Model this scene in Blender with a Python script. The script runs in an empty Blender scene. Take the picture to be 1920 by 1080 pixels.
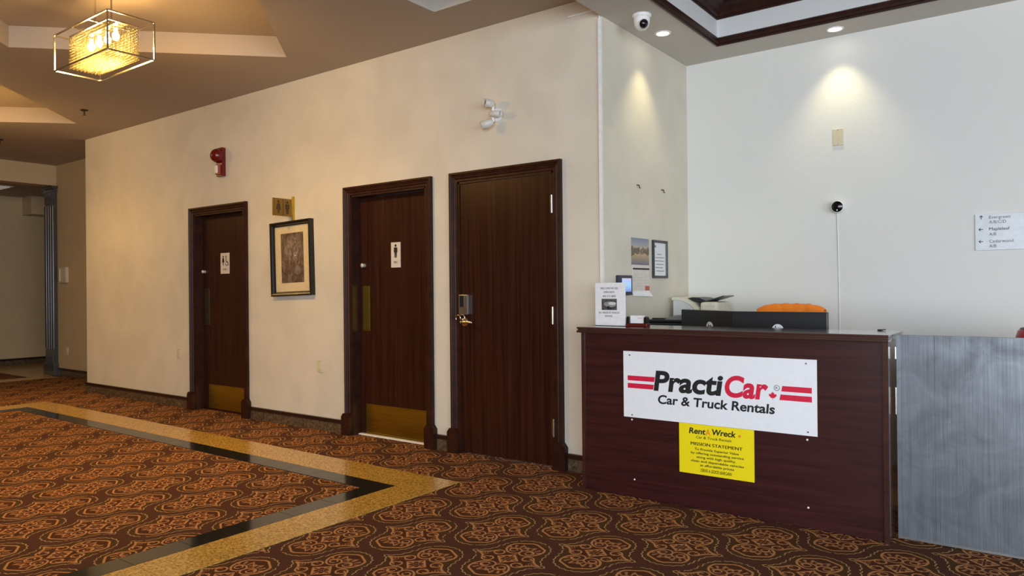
import bpy, bmesh, math, random
from mathutils import Vector, Matrix
from mathutils.geometry import tessellate_polygon
random.seed(7)
SC = bpy.context.scene
COL = SC.collection
R = math.radians

# ------------------------------------------------------------------ camera
cam_d = bpy.data.cameras.new('camera')
cam = bpy.data.objects.new('camera', cam_d)
COL.objects.link(cam)
cam_d.sensor_width = 36.0
cam_d.lens = 25.763
cam_d.clip_start = 0.05
cam_d.clip_end = 100
_r = Vector((0.8037, 0.5950, -0.0095)); _f = Vector((-0.5950, 0.8037, 0.0018)).normalized()
_u = _r.cross(_f).normalized(); _r = _f.cross(_u).normalized()
cam.matrix_world = Matrix(((_r.x, _u.x, -_f.x, 0), (_r.y, _u.y, -_f.y, 0), (_r.z, _u.z, -_f.z, 1.30), (0, 0, 0, 1)))
SC.camera = cam

# ------------------------------------------------------------------ world, daylight, exposure
SC.view_settings.view_transform = 'Standard'
SC.view_settings.look = 'None'
SC.view_settings.gamma = 1.0
SC.view_settings.use_curve_mapping = False
SC.view_settings.exposure = 0.30
SC.cycles.sample_clamp_indirect = 8.0
world = bpy.data.worlds.new('world'); SC.world = world
world.use_nodes = True
world.node_tree.nodes['Background'].inputs[0].default_value = (0.78, 0.89, 1.0, 1)
world.node_tree.nodes['Background'].inputs[1].default_value = 1.6


def area_light(name, loc, rot, sx, sy, energy, color):
    d = bpy.data.lights.new(name, 'AREA'); d.shape = 'RECTANGLE'; d.size = sx; d.size_y = sy
    d.energy = energy; d.color = color
    o = bpy.data.objects.new(name, d); o.location = loc; o.rotation_euler = rot
    COL.objects.link(o)
    return o


# overcast daylight coming through the storefront glazing behind the camera
area_light('daylight_rear_window', (2.6, -4.45, 1.65), (R(90), 0, 0), 6.4, 2.9, 420, (0.81, 0.905, 1.0))
# the same glazing turning the corner on the right-hand side
area_light('daylight_side_window', (5.95, -1.2, 1.65), (R(90), 0, R(90)), 5.6, 2.9, 240, (0.81, 0.905, 1.0))


# ------------------------------------------------------------------ node helpers
class X:
    """little expression wrapper that compiles python arithmetic to Math nodes"""
    def __init__(s, nt, v): s.nt, s.v = nt, v
    def _op(s, op, *a):
        n = s.nt.nodes.new('ShaderNodeMath'); n.operation = op
        for i, q in enumerate((s,) + a):
            q = q.v if isinstance(q, X) else q
            if isinstance(q, (int, float)): n.inputs[i].default_value = q
            else: s.nt.links.new(q, n.inputs[i])
        return X(s.nt, n.outputs[0])
    def __add__(s, o): return s._op('ADD', o)
    def __sub__(s, o): return s._op('SUBTRACT', o)
    def __mul__(s, o): return s._op('MULTIPLY', o)
    def __truediv__(s, o): return s._op('DIVIDE', o)
    def abs(s): return s._op('ABSOLUTE')
    def max(s, o): return s._op('MAXIMUM', o)
    def min(s, o): return s._op('MINIMUM', o)
    def sqrt(s): return s._op('SQRT')
    def rnd(s): return s._op('ROUND')
    def lt(s, o): return s._op('LESS_THAN', o)
    def gt(s, o): return s._op('GREATER_THAN', o)
    def sin(s): return s._op('SINE')
    def atan2(s, o): return s._op('ARCTAN2', o)
    def inv(s): return (s * -1.0) + 1.0
    def sat(s): return s.max(0.0).min(1.0)


def dist(x, y, cx, cy):
    a = x - cx; b = y - cy
    return (a * a + b * b).sqrt()


MATS = {}


def new_mat(name):
    m = bpy.data.materials.new(name); m.use_nodes = True
    nt = m.node_tree
    return m, nt, nt.nodes['Principled BSDF']


def setp(b, **k):
    for n, v in k.items():
        n = {'rough': 'Roughness', 'metal': 'Metallic', 'spec': 'Specular IOR Level', 'coat': 'Coat Weight', 'coatr': 'Coat Roughness',
             'trans': 'Transmission Weight', 'alpha': 'Alpha', 'estr': 'Emission Strength', 'sheen': 'Sheen Weight'}.get(n, n)
        b.inputs[n].default_value = v


def coords(nt, scale=(1, 1, 1)):
    tc = nt.nodes.new('ShaderNodeTexCoord'); mp = nt.nodes.new('ShaderNodeMapping')
    mp.inputs['Scale'].default_value = scale
    nt.links.new(tc.outputs['Object'], mp.inputs['Vector'])
    return mp.outputs['Vector']


def noise(nt, vec, scale, detail=4, rough=0.55, dist_=0.0):
    n = nt.nodes.new('ShaderNodeTexNoise')
    n.inputs['Scale'].default_value = scale; n.inputs['Detail'].default_value = detail
    n.inputs['Roughness'].default_value = rough; n.inputs['Distortion'].default_value = dist_
    nt.links.new(vec, n.inputs['Vector'])
    return n.outputs['Fac']


def ramp(nt, fac, stops):
    n = nt.nodes.new('ShaderNodeValToRGB'); el = n.color_ramp.elements
    while len(el) < len(stops): el.new(0.5)
    for e, (p, c) in zip(el, stops):
        e.position = p; e.color = (*c, 1) if len(c) == 3 else c
    nt.links.new(fac, n.inputs[0])
    return n.outputs['Color']


def mixc(nt, fac, a, b):
    n = nt.nodes.new('ShaderNodeMix'); n.data_type = 'RGBA'
    for s, v in ((n.inputs[0], fac), (n.inputs[6], a), (n.inputs[7], b)):
        if isinstance(v, X): v = v.v
        if isinstance(v, (int, float)): s.default_value = v
        elif isinstance(v, tuple): s.default_value = (*v, 1)
        else: nt.links.new(v, s)
    return n.outputs[2]


def bump(nt, b, height, strength, distance):
    n = nt.nodes.new('ShaderNodeBump'); n.inputs['Strength'].default_value = strength; n.inputs['Distance'].default_value = distance
    nt.links.new(height, n.inputs['Height']); nt.links.new(n.outputs[0], b.inputs['Normal'])


def plain(name, col, rough=0.5, metal=0.0, vary=0.06, scale=30, **k):
    """solid procedural colour with faint noise variation"""
    if name in MATS: return MATS[name]
    m, nt, b = new_mat(name)
    f = noise(nt, coords(nt), scale)
    lo = tuple(max(0, c * (1 - vary)) for c in col); hi = tuple(min(1, c * (1 + vary)) for c in col)
    nt.links.new(ramp(nt, f, [(0.3, lo), (0.7, hi)]), b.inputs['Base Color'])
    setp(b, rough=rough, metal=metal, **k)
    MATS[name] = m
    return m


def streaks(name, lo, hi, scale, rough=0.35, ns=1.0, coat=0.0, spec=0.5, metal=0.0, p=(0.3, 0.7), bmp=0.0):
    m, nt, b = new_mat(name)
    v = coords(nt, scale)
    f = noise(nt, v, ns, 5, 0.6, 0.3)
    mid = tuple((a + c) / 2 for a, c in zip(lo, hi))
    nt.links.new(ramp(nt, f, [(p[0], lo), (0.5, mid), (p[1], hi)]), b.inputs['Base Color'])
    setp(b, rough=rough, coat=coat, spec=spec, metal=metal); setp(b, coatr=0.2)
    if bmp: bump(nt, b, f, bmp, 0.001)
    MATS[name] = m
    return m


def plaster(name, col, vary, mott=3.0, rough=0.6, b_=0.25):
    m, nt, b = new_mat(name)
    v = coords(nt)
    f = noise(nt, v, mott, 3, 0.5, 0.4)
    lo = tuple(c * (1 - vary) for c in col); hi = tuple(min(1, c * (1 + vary)) for c in col)
    nt.links.new(ramp(nt, f, [(0.35, lo), (0.65, hi)]), b.inputs['Base Color'])
    f2 = noise(nt, v, 45, 3, 0.6)
    bump(nt, b, f2, b_, 0.004)
    setp(b, rough=rough, spec=0.35)
    MATS[name] = m
    return m


def granite(name, stops, rough, sc=90):
    m, nt, b = new_mat(name)
    v = coords(nt)
    f = noise(nt, v, sc, 6, 0.75)
    nt.links.new(ramp(nt, f, stops), b.inputs['Base Color'])
    setp(b, rough=rough)
    MATS[name] = m
    return m


WALL = plaster('wall_paint', (0.655, 0.60, 0.50), 0.045, 2.6)
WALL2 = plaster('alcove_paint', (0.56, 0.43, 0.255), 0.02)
NOOKW = plaster('nook_wall_paint', (0.72, 0.71, 0.675), 0.012, 1.2)
CEIL = plaster('ceiling_paint', (0.43, 0.355, 0.285), 0.02, 1.0, 0.8)
SOFF = plaster('soffit_paint', (0.58, 0.55, 0.50), 0.015, 1.0, 0.8)
COFW = plaster('coffer_white', (0.68, 0.68, 0.68), 0.01, 1.0, 0.7)
DOORW = streaks('door_veneer', (0.014, 0.0036, 0.0020), (0.046, 0.0128, 0.0060), (55, 55, 0.9), 0.32, spec=0.25)
CASEW = streaks('mahogany_trim', (0.018, 0.0050, 0.0030), (0.044, 0.0130, 0.0068), (12, 12, 12), 0.42, spec=0.22)
COUNT = streaks('counter_laminate', (0.023, 0.0048, 0.0050), (0.050, 0.0115, 0.0115), (1.6, 30, 38), 0.30, ns=1.4, spec=0.5)
EDGE = streaks('counter_edge', (0.030, 0.0090, 0.0075), (0.055, 0.018, 0.015), (3, 30, 40), 0.14, spec=0.7, coat=0.8)
BASEW = streaks('baseboard_wood', (0.016, 0.0055, 0.0035), (0.040, 0.014, 0.008), (3, 20, 40), 0.3)
GOLD = granite('golden_granite', [(0.33, (0.10, 0.045, 0.008)), (0.44, (0.36, 0.20, 0.036)), (0.54, (0.58, 0.36, 0.075)), (0.68, (0.76, 0.54, 0.18))], 0.20, 75)
BLACKG = granite('dark_granite', [(0.35, (0.010, 0.011, 0.010)), (0.6, (0.020, 0.021, 0.018)), (0.75, (0.045, 0.045, 0.038))], 0.10, 120)
SKIRT = granite('skirting_granite', [(0.3, (0.035, 0.022, 0.012)), (0.5, (0.095, 0.064, 0.036)), (0.7, (0.20, 0.145, 0.085))], 0.25, 40)
PILW = streaks('dark_stained_pilaster', (0.045, 0.044, 0.046), (0.070, 0.068, 0.072), (30, 30, 2), 0.2, spec=0.7)
BRASS = streaks('brushed_brass', (0.44, 0.34, 0.045), (0.58, 0.46, 0.09), (3, 3, 60), 0.30, metal=1.0)
CHROME = plain('satin_nickel', (0.62, 0.58, 0.53), 0.22, 1.0)
STEEL = plain('brushed_steel', (0.50, 0.50, 0.50), 0.32, 1.0)
BLACKP = plain('black_plastic', (0.012, 0.013, 0.015), 0.38)
BLACKF = plain('black_frame', (0.008, 0.0075, 0.007), 0.3)
CREAMP = plain('cream_plastic', (0.62, 0.55, 0.40), 0.4)
BEIGEP = plain('beige_printer_plastic', (0.66, 0.62, 0.50), 0.45)
GREYP = plain('light_grey_plastic', (0.62, 0.62, 0.60), 0.45)
WHITEP = plain('white_plastic', (0.80, 0.80, 0.79), 0.35)
PAPER = plain('white_paper', (0.78, 0.78, 0.80), 0.7)
SIGNW = plain('white_sign_board', (0.80, 0.82, 0.86), 0.32, vary=0.02)
YELLOW = plain('yellow_sign_board', (0.86, 0.70, 0.005), 0.4, vary=0.02)
INK = plain('black_ink', (0.010, 0.010, 0.012), 0.5)
REDINK = plain('red_ink', (0.64, 0.010, 0.050), 0.45)
ORINK = plain('orange_ink', (0.80, 0.20, 0.02), 0.45)
GREYINK = plain('grey_ink', (0.10, 0.10, 0.12), 0.5)
ALARM = plain('alarm_red', (0.125, 0.005, 0.004), 0.25)
CLEAR = plain('strobe_lens', (0.75, 0.70, 0.60), 0.15)
ORANGE = plain('orange_fabric', (0.90, 0.22, 0.010), 0.75, vary=0.15, scale=14)
REDOBJ = plain('glossy_red', (0.42, 0.010, 0.020), 0.3)
WOODD = plain('plain_desk_laminate', (0.10, 0.055, 0.035), 0.45)
SIGNCREAM = plain('cream_sign_plate', (0.66, 0.60, 0.53), 0.45)
MATB = plain('picture_mat_board', (0.66, 0.54, 0.32), 0.7)


def emit(name, col, strength):
    m, nt, b = new_mat(name)
    b.inputs['Base Color'].default_value = (*col, 1)
    b.inputs['Emission Color'].default_value = (*col, 1); b.inputs['Emission Strength'].default_value = strength
    MATS[name] = m
    return m


def carpet():
    m, nt, b = new_mat('damask_carpet')
    v = coords(nt)
    sep = nt.nodes.new('ShaderNodeSeparateXYZ'); nt.links.new(v, sep.inputs[0])
    x = X(nt, sep.outputs[0]) + 2.135; y = X(nt, sep.outputs[1]) - 3.448
    # slight weave wobble
    P = 0.62
    a1 = x / P; b1 = y / P
    p1x = ((a1 - a1.rnd()) * P).abs(); p1y = ((b1 - b1.rnd()) * P).abs()
    a2 = a1 + 0.5; b2 = b1 + 0.5
    p2x = ((a2 - a2.rnd()) * P).abs(); p2y = ((b2 - b2.rnd()) * P).abs()
    inA = dist(p1x, p1y, 0, .14).lt(.142)
    inB = dist(p1x, p1y, .265, .118).gt(.113) * p1y.lt(.13) * p1x.lt(.245)
    ins = inA.max(inB)
    qx = p2x + (p1x - p2x) * ins
    qy = p2y + (p1y - p2y) * ins
    low = qy.lt(.128)

    def line(d, w): return d.abs().lt(w)
    dA = dist(qx, qy, 0, .14) - .135
    dB = dist(qx, qy, .265, .118) - .122
    inside = (dA.lt(0)).max(dB.gt(0) * low * qx.lt(.236))
    # scalloped stitching of the outer line
    scA = (qx.atan2(qy - .14) * 11.0).sin().abs() * .007
    scB = ((qy - .118).atan2(qx * -1.0 + .265) * 9.0).sin().abs() * .007
    outl = (line(dA + scA, .0027) * low.inv()).max(line(dB - scB, .0027) * low * qx.lt(.238))
    st = (X(nt, noise(nt, v, 30, 1))).gt(.36)
    outl = outl * st
    # heart-shaped lobe running into an inner scroll
    L1 = (dist(qx, qy, .012, .150) - .086).max(qx * .50 + qy * .866 - .2104)
    keepL = ((qy - .150) * .024 + (qx - .012) * .044).gt(0)
    s2 = dist(qx, qy, .036, .106)
    keepR = (((qy - .106) * .024 + (qx - .036) * .044).lt(0)).max(qy.gt(.112))
    lobe = line(L1, .0056) * keepL
    scr = line(s2 - .036, .0044) * keepR
    scr = scr.max(line(dist(qx, qy, .046, .112) - .019, .0038) * ((qx + qy).gt(.140)).max(qy.lt(.104)))
    # pointed side tip running into a smaller scroll
    dD = dist(qx, qy, .205, .098) - .100
    tip = line(dD, .0056) * qx.gt(.108) * qy.lt(.062) * qx.lt(.192)
    s1 = dist(qx, qy, .088, .046)
    scr = scr.max(line(s1 - .028, .0044) * ((qx.lt(.094)).max(qy.gt(.052))))
    scr = scr.max(line(dist(qx, qy, .095, .040) - .015, .0036) * ((qx.gt(.09)).max(qy.lt(.030))))
    core = (L1.lt(0)).max(dD.gt(0) * qy.lt(.062) * qx.lt(.19)).max(s1.lt(.028)).max((qx + qy).lt(.10))
    # feathered strokes inside the lobe and the tip
    fa = ((qy - .106).atan2(qx - .036) * 13.0).sin().gt(.25) * s2.gt(.046) * s2.lt(.080) * L1.lt(-.004)
    chev = line(qy - qx * 0.8 - .160, .0040) * qx.lt(.040)
    ft = ((qx - qy) * 330.0).sin().gt(.35) * qx.gt(.120) * qx.lt(.172) * dD.gt(.006) * qy.lt(.05)
    # centre lozenge with four dark petals
    s = qx + qy
    cen = s.lt(.064) * s.gt(.051)
    cen = cen.max(s.lt(.051) * dist(qx, qy, .017, .017).gt(.0115) * (qx.min(qy)).gt(.0045))
    orange = lobe.max(tip).max(scr).max(cen).max(fa * .70).max(chev).max(ft * .60)
    n1 = noise(nt, v, 160, 3, 0.7)
    n2 = noise(nt, v, 2.2, 2)
    bgc = ramp(nt, n1, [(0.3, (0.054, 0.0185, 0.0108)), (0.7, (0.100, 0.037, 0.0215))])
    fld = ramp(nt, n1, [(0.3, (0.048, 0.0200, 0.0060)), (0.7, (0.100, 0.044, 0.0140))])
    corec = ramp(nt, n1, [(0.3, (0.046, 0.0135, 0.0050)), (0.7, (0.100, 0.031, 0.0115))])
    orc = ramp(nt, n1, [(0.25, (0.36, 0.155, 0.055)), (0.75, (0.58, 0.295, 0.125))])
    tan = ramp(nt, n1, [(0.25, (0.38, 0.225, 0.10)), (0.75, (0.58, 0.375, 0.19))])
    c = mixc(nt, inside, bgc, fld)
    c = mixc(nt, core, c, corec)
    c = mixc(nt, orange, c, orc)
    c = mixc(nt, outl, c, tan)
    nt.links.new(c, b.inputs['Base Color'])
    bump(nt, b, n1, 0.5, 0.004)
    setp(b, rough=0.95, spec=0.15)
    return m


CARPET = carpet()


def gate_metal():
    m, nt, b = new_mat('brushed_metal_laminate')
    f = noise(nt, coords(nt, (260, 260, 3)), 1.0, 4, 0.6)
    g = noise(nt, coords(nt, (1, 1, 1)), 4.5, 4, 0.6, 1.2)
    c = ramp(nt, f, [(0.3, (0.145, 0.160, 0.185)), (0.7, (0.235, 0.255, 0.285))])
    c2 = ramp(nt, g, [(0.35, (0.66, 0.65, 0.65)), (0.65, (1, 1, 1))])
    mx = nt.nodes.new('ShaderNodeMix'); mx.data_type = 'RGBA'; mx.blend_type = 'MULTIPLY'; mx.inputs[0].default_value = 1
    nt.links.new(c, mx.inputs[6]); nt.links.new(c2, mx.inputs[7])
    nt.links.new(mx.outputs[2], b.inputs['Base Color'])
    rr = ramp(nt, g, [(0.35, (0.46,) * 3), (0.65, (0.38,) * 3)])
    nt.links.new(rr, b.inputs['Roughness'])
    setp(b, metal=0.6)
    bump(nt, b, f, 0.15, 0.001)
    return m


GATEM = gate_metal()


# ------------------------------------------------------------------ mesh builder
class MB:
    def __init__(s): s.v, s.f, s.sm = [], [], []
    def add(s, vs, fs, smooth=False):
        o = len(s.v); s.v += [Vector(p) for p in vs]
        s.f += [tuple(o + i for i in q) for q in fs]; s.sm += [smooth] * len(fs)
        return s
    def box(s, x0, x1, y0, y1, z0, z1, bev=0.0):
        if bev > 0:
            bm = bmesh.new(); bmesh.ops.create_cube(bm, size=1)
            for v in bm.verts:
                v.co = Vector(((x0 + x1) / 2 + v.co.x * (x1 - x0), (y0 + y1) / 2 + v.co.y * (y1 - y0), (z0 + z1) / 2 + v.co.z * (z1 - z0)))
            bmesh.ops.bevel(bm, geom=bm.edges[:], offset=bev, segments=2, affect='EDGES', profile=0.6)
            return s.bm(bm)
        vs = [(x, y, z) for z in (z0, z1) for y in (y0, y1) for x in (x0, x1)]
        return s.add(vs, [(0, 2, 3, 1), (4, 5, 7, 6), (0, 1, 5, 4), (2, 6, 7, 3), (0, 4, 6, 2), (1, 3, 7, 5)])
    def bm(s, bm, smooth=False, mat=None):
        bm.verts.ensure_lookup_table(); bm.verts.index_update()
        s.add([(mat @ v.co if mat else v.co.copy()) for v in bm.verts], [[v.index for v in f.verts] for f in bm.faces], smooth)
        bm.free(); return s
    def cyl(s, a, b, r0, r1=None, n=20, caps=True, smooth=True):
        a, b = Vector(a), Vector(b); r1 = r0 if r1 is None else r1
        d = (b - a).normalized(); t = d.orthogonal().normalized(); w = d.cross(t)
        vs = []
        for c, rr in ((a, r0), (b, r1)):
            for i in range(n):
                q = 2 * math.pi * i / n; vs.append(c + (t * math.cos(q) + w * math.sin(q)) * rr)
        s.add(vs, [(i, (i + 1) % n, n + (i + 1) % n, n + i) for i in range(n)], smooth)
        if caps: s.add(vs[:n], [tuple(reversed(range(n)))]); s.add(vs[n:], [tuple(range(n))])
        return s
    def lathe(s, prof, axis_o, axis_d, n=24, smooth=True):
        """prof: (radius, height) pairs revolved about axis"""
        o, d = Vector(axis_o), Vector(axis_d).normalized(); t = d.orthogonal().normalized(); w = d.cross(t)
        vs = []
        for rr, h in prof:
            for i in range(n):
                q = 2 * math.pi * i / n; vs.append(o + d * h + (t * math.cos(q) + w * math.sin(q)) * max(rr, 1e-5))
        fs = []
        for k in range(len(prof) - 1):
            for i in range(n):
                fs.append((k * n + i, k * n + (i + 1) % n, (k + 1) * n + (i + 1) % n, (k + 1) * n + i))
        return s.add(vs, fs, smooth)
    def tube(s, pts, r, n=8):
        for a, b in zip(pts, pts[1:]): s.cyl(a, b, r, n=n)
        for p in pts[1:-1]: s.sphere(p, r, 1)
        return s
    def sphere(s, c, r, sub=2, scale=(1, 1, 1), smooth=True):
        bm = bmesh.new(); bmesh.ops.create_icosphere(bm, subdivisions=sub, radius=r)
        return s.bm(bm, smooth, Matrix.Translation(Vector(c)) @ Matrix.Diagonal((*scale, 1)))
    def prism(s, poly, to3a, to3b):
        """extrude closed 2D polygon between two mappings (2D -> 3D)"""
        n = len(poly); a = [to3a(*p) for p in poly]; b = [to3b(*p) for p in poly]
        tri = tessellate_polygon([[Vector((p[0], p[1], 0)) for p in poly]])
        s.add(a, [tuple(t) for t in tri]); s.add(b, [tuple(reversed(t)) for t in tri])
        return s.add(a + b, [(i, (i + 1) % n, n + (i + 1) % n, n + i) for i in range(n)])
    def ring(s, x0, x1, y0, y1, prof, mp, closed=True):
        """sweep a profile (inset, level) round a rectangle with mitred corners; mp(x, y, level) -> 3D"""
        for (i0, l0), (i1, l1) in zip(prof, prof[1:]):
            ca = [(x0 + i0, y0 + i0), (x1 - i0, y0 + i0), (x1 - i0, y1 - i0), (x0 + i0, y1 - i0)]
            cb = [(x0 + i1, y0 + i1), (x1 - i1, y0 + i1), (x1 - i1, y1 - i1), (x0 + i1, y1 - i1)]
            vs = [mp(*p, l0) for p in ca] + [mp(*p, l1) for p in cb]
            s.add(vs, [(i, (i + 1) % 4, 4 + (i + 1) % 4, 4 + i) for i in range(4)])
        return s


WLOC = {}


def wl(o):
    return WLOC.get(o, Vector((0, 0, 0)))


def tag(o, label=None, cat=None, group=None, kind=None):
    if label: o['label'] = label
    if cat: o['category'] = cat
    if group: o['group'] = group
    if kind: o['kind'] = kind
    return o


def root(name, loc, label=None, cat=None, group=None, kind=None, rz=None):
    o = bpy.data.objects.new(name, None); COL.objects.link(o); o.empty_display_size = 0.1
    o.location = loc; o.rotation_euler = (0, 0, rz or 0); WLOC[o] = Vector(loc) if rz is None else Vector((0, 0, 0))
    return tag(o, label, cat, group, kind)


def make_mesh(name, mb, mat, origin):
    me = bpy.data.meshes.new(name)
    me.from_pydata([tuple(p - origin) for p in mb.v], [], mb.f)
    me.polygons.foreach_set('use_smooth', mb.sm)
    bm = bmesh.new(); bm.from_mesh(me)
    bmesh.ops.recalc_face_normals(bm, faces=bm.faces[:]); bm.to_mesh(me); bm.free()
    me.materials.append(mat); me.update()
    return me


def part(name, mb, mat, parent, label=None, kind=None):
    o = bpy.data.objects.new(name, make_mesh(name, mb, mat, wl(parent))); COL.objects.link(o)
    o.parent = parent; WLOC[o] = wl(parent)
    return tag(o, label, kind=kind)


def solo(name, mb, mat, label, cat, group=None, kind=None, origin=None):
    if origin is None:
        xs = [p.x for p in mb.v]; ys = [p.y for p in mb.v]; zs = [p.z for p in mb.v]
        origin = ((min(xs) + max(xs)) / 2, (min(ys) + max(ys)) / 2, min(zs))
    origin = Vector(origin)
    o = bpy.data.objects.new(name, make_mesh(name, mb, mat, origin)); COL.objects.link(o)
    o.location = origin; WLOC[o] = origin
    return tag(o, label, cat, group, kind)


def copy_tree(o, loc, label=None, group=None):
    def rec(s, parent):
        c = s.copy(); COL.objects.link(c); c.parent = parent
        for ch in list(s.children): rec(ch, c)
        return c
    c = rec(o, None); c.location = loc
    if label: c['label'] = label
    if group: c['group'] = group
    return c


_TM = {}


def text_raw(txt, bold):
    key = (txt, bold)
    if key not in _TM:
        cu = bpy.data.curves.new('lettering', 'FONT'); cu.body = txt; cu.size = 1.0; cu.offset = bold; cu.resolution_u = 6
        to = bpy.data.objects.new('lettering', cu); COL.objects.link(to)
        dg = bpy.context.evaluated_depsgraph_get()
        me = bpy.data.meshes.new_from_object(to.evaluated_get(dg))
        vs = [v.co.copy() for v in me.vertices]; fs = [tuple(p.vertices) for p in me.polygons]
        bpy.data.objects.remove(to); bpy.data.curves.remove(cu); bpy.data.meshes.remove(me)
        _TM[key] = (vs, fs)
    return _TM[key]


def text(txt, x0, x1, zb, cap, mp, bold=0.0, shear=0.0, mb=None):
    """lettering fitted to width x0..x1, baseline zb, capital height cap; mp(x, z) -> 3D"""
    copies = (0.0,)
    if bold and ('M' in txt or 'N' in txt):      # offsetting breaks these glyphs: thicken with shifted copies
        copies = (-bold * .45, 0.0, bold * .45); bold = 0.0
    vs, fs = text_raw(txt, bold)
    hv, _ = text_raw('H', 0.0)
    ch = max(v.y for v in hv)
    lo = min(v.x for v in vs); hi = max(v.x for v in vs)
    sx = (x1 - x0 - shear * cap * 0.0) / (hi - lo); sy = cap / ch
    mb = mb or MB()
    for k in copies:
        mb.add([mp(x0 + (v.x - lo + k) * sx + shear * v.y * sy, zb + v.y * sy) for v in vs], fs)
    return mb


FY = lambda Y: (lambda x, z: (x, Y, z))          # plane facing the camera side (-Y)
FX = lambda Xp: (lambda y, z: (Xp, y, z))        # plane facing +X

# ------------------------------------------------------------------ main dimensions
YW, Y2, X3 = 4.45, 5.90, -2.50
ZC, ZS = 3.335, 3.183
ST = 'structure'

# floor -------------------------------------------------------------
fl = solo('floor', MB().box(-12.48, 6.0, -4.6, 8.0, -0.10, 0.0), CARPET, 'rust and brown damask carpet covering the lobby floor', 'floor', kind=ST, origin=(0, 0, 0))
GO, GI, DI = 3.757, 3.445, 3.286           # outer, middle, inner edge of the stone border (far run)
RX0, RX1, RX2 = -3.232, -3.528, -3.686     # right run
LX0, LX1, LX2 = -9.78, -9.47, -9.31        # left run
TS = 0.3055


def tile_run(n, mk, mat):
    for i in range(n):
        part('stone_tile', mk(i), mat, fl)


def tilebox(x0, x1, y0, y1):
    g = 0.0014
    return MB().box(x0 + g, x1 - g, y0 + g, y1 - g, -0.02, 0.004)


part('border_bed', MB().box(LX0, RX0, DI, GO, -0.03, 0.0012).box(RX2, RX0, -1.022, DI, -0.03, 0.0012).box(LX0, LX2, -1.13, DI, -0.03, 0.0012), plain('dark_grout', (0.02, 0.017, 0.012), 0.8), fl)
nx = 20
wx = (RX1 - LX1) / nx
tile_run(nx, lambda i: tilebox(LX1 + i * wx, LX1 + (i + 1) * wx, GI, GO), GOLD)
part('stone_tile', tilebox(RX1, RX0, GI, GO), GOLD, fl); part('stone_tile', tilebox(LX0, LX1, GI, GO), GOLD, fl)
wd = (RX2 - LX2) / nx
tile_run(nx, lambda i: tilebox(LX2 + i * wd, LX2 + (i + 1) * wd, DI, GI), BLACKG)
part('stone_tile', tilebox(RX2, RX1, DI, GI), BLACKG, fl); part('stone_tile', tilebox(LX1, LX2, DI, GI), BLACKG, fl)
yj = 2.338
ys = [GI] + [yj + TS * k for k in range(3, -12, -1) if yj + TS * k < GI - .05]
for a, b in zip(ys, ys[1:]):
    part('stone_tile', tilebox(RX1, RX0, b, a), GOLD, fl)
    part('stone_tile', tilebox(RX2, RX1, b, min(a, DI)), BLACKG, fl)
for k in range(15):
    part('stone_tile', tilebox(LX0, LX1, GI - TS * (k + 1), GI - TS * k), GOLD, fl)
    part('stone_tile', tilebox(LX1, LX2, max(DI - TS * (k + 1), -1.13), DI - TS * k), BLACKG, fl)

cf = solo('floor_corridor', MB().box(-15.4, -12.48, -4.6, 8.0, -0.10, 0.002), CARPET, 'carpeted corridor floor beyond the fluted pilaster', 'floor', kind=ST, origin=(0, 0, 0))
for k in range(12):
    part('stone_tile', MB().box(-12.80 + .001, -12.48 - .001, 4.95 - .31 * (k + 1) + .001, 4.95 - .31 * k - .001, -0.02, 0.005), GOLD, cf)
for k in range(12):
    part('stone_tile', MB().box(-15.28, -12.81, 4.68 + .31 * k + .001, 4.68 + .31 * (k + 1) - .001, -0.02, 0.005), GOLD, cf)

# walls -------------------------------------------------------------
D1, D2, D3 = (-3.895, -2.835), (-5.170, -4.095), (-7.755, -6.668)
CW = 0.074      # casing width
TOPC = 2.232
wb = MB()
edges = [-10.31, D3[0] + CW, D3[1] - CW, D2[0] + CW, D2[1] - CW, D1[0] + CW, D1[1] - CW, X3]
for a, b in ((0, 1), (2, 3), (4, 5), (6, 7)):
    wb.box(edges[a], edges[b], YW, YW + .30, -0.1, TOPC - CW)
wb.box(-10.31, X3, YW, YW + .30, TOPC - CW, 3.62)
solo('wall_back', wb, WALL, 'long cream plaster wall with the three brown doors', 'wall', kind=ST, origin=(0, 0, 0))
solo('wall_nook_side', MB().box(X3 - .12, X3, YW + .30, Y2, -0.1, 3.62), WALL, 'short side wall of the reception nook with calendar', 'wall', kind=ST, origin=(0, 0, 0))
# corner return so the nook side reads as one wall from the corner edge
solo('wall_nook_back', MB().box(X3 - .12, 6.2, Y2, Y2 + .15, -0.1, 3.62), NOOKW, 'white wall behind the reception counter', 'wall', kind=ST, origin=(0, 0, 0))
solo('wall_alcove', MB().box(-12.758, -10.0, 5.07, 5.2, -0.1, 3.62), WALL2, 'cream alcove wall between pilaster and long wall', 'wall', kind=ST, origin=(0, 0, 0))
solo('wall_end', MB().box(-13.04, -12.76, 5.072, 8.0, -0.1, 3.62), WALL2, 'end wall pier behind the fluted pilaster', 'wall', kind=ST)
solo('wall_end_header', MB().box(-13.04, -12.76, 1.4, 5.068, 3.017, 3.62), WALL2, 'header above the wide corridor opening', 'wall', kind=ST)
solo('wall_end_near', MB().box(-13.04, -12.76, -4.6, 1.4, -0.1, 3.62), WALL2, 'end wall left of the corridor opening', 'wall', kind=ST)
solo('wall_corridor', MB().box(-15.42, -15.30, -4.6, 8.0, -0.1, 3.62), WALL2, 'far corridor wall seen past the pilaster', 'wall', kind=ST, origin=(0, 0, 0))
solo('wall_corridor_side', MB().box(-15.42, -9.9, 8.0, 8.12, -0.1, 3.62).box(-10.0, -9.9, 5.2, 8.0, -.1, 3.62), WALL2, 'closing wall at the far end of the corridor', 'wall', kind=ST, origin=(0, 0, 0))
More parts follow.
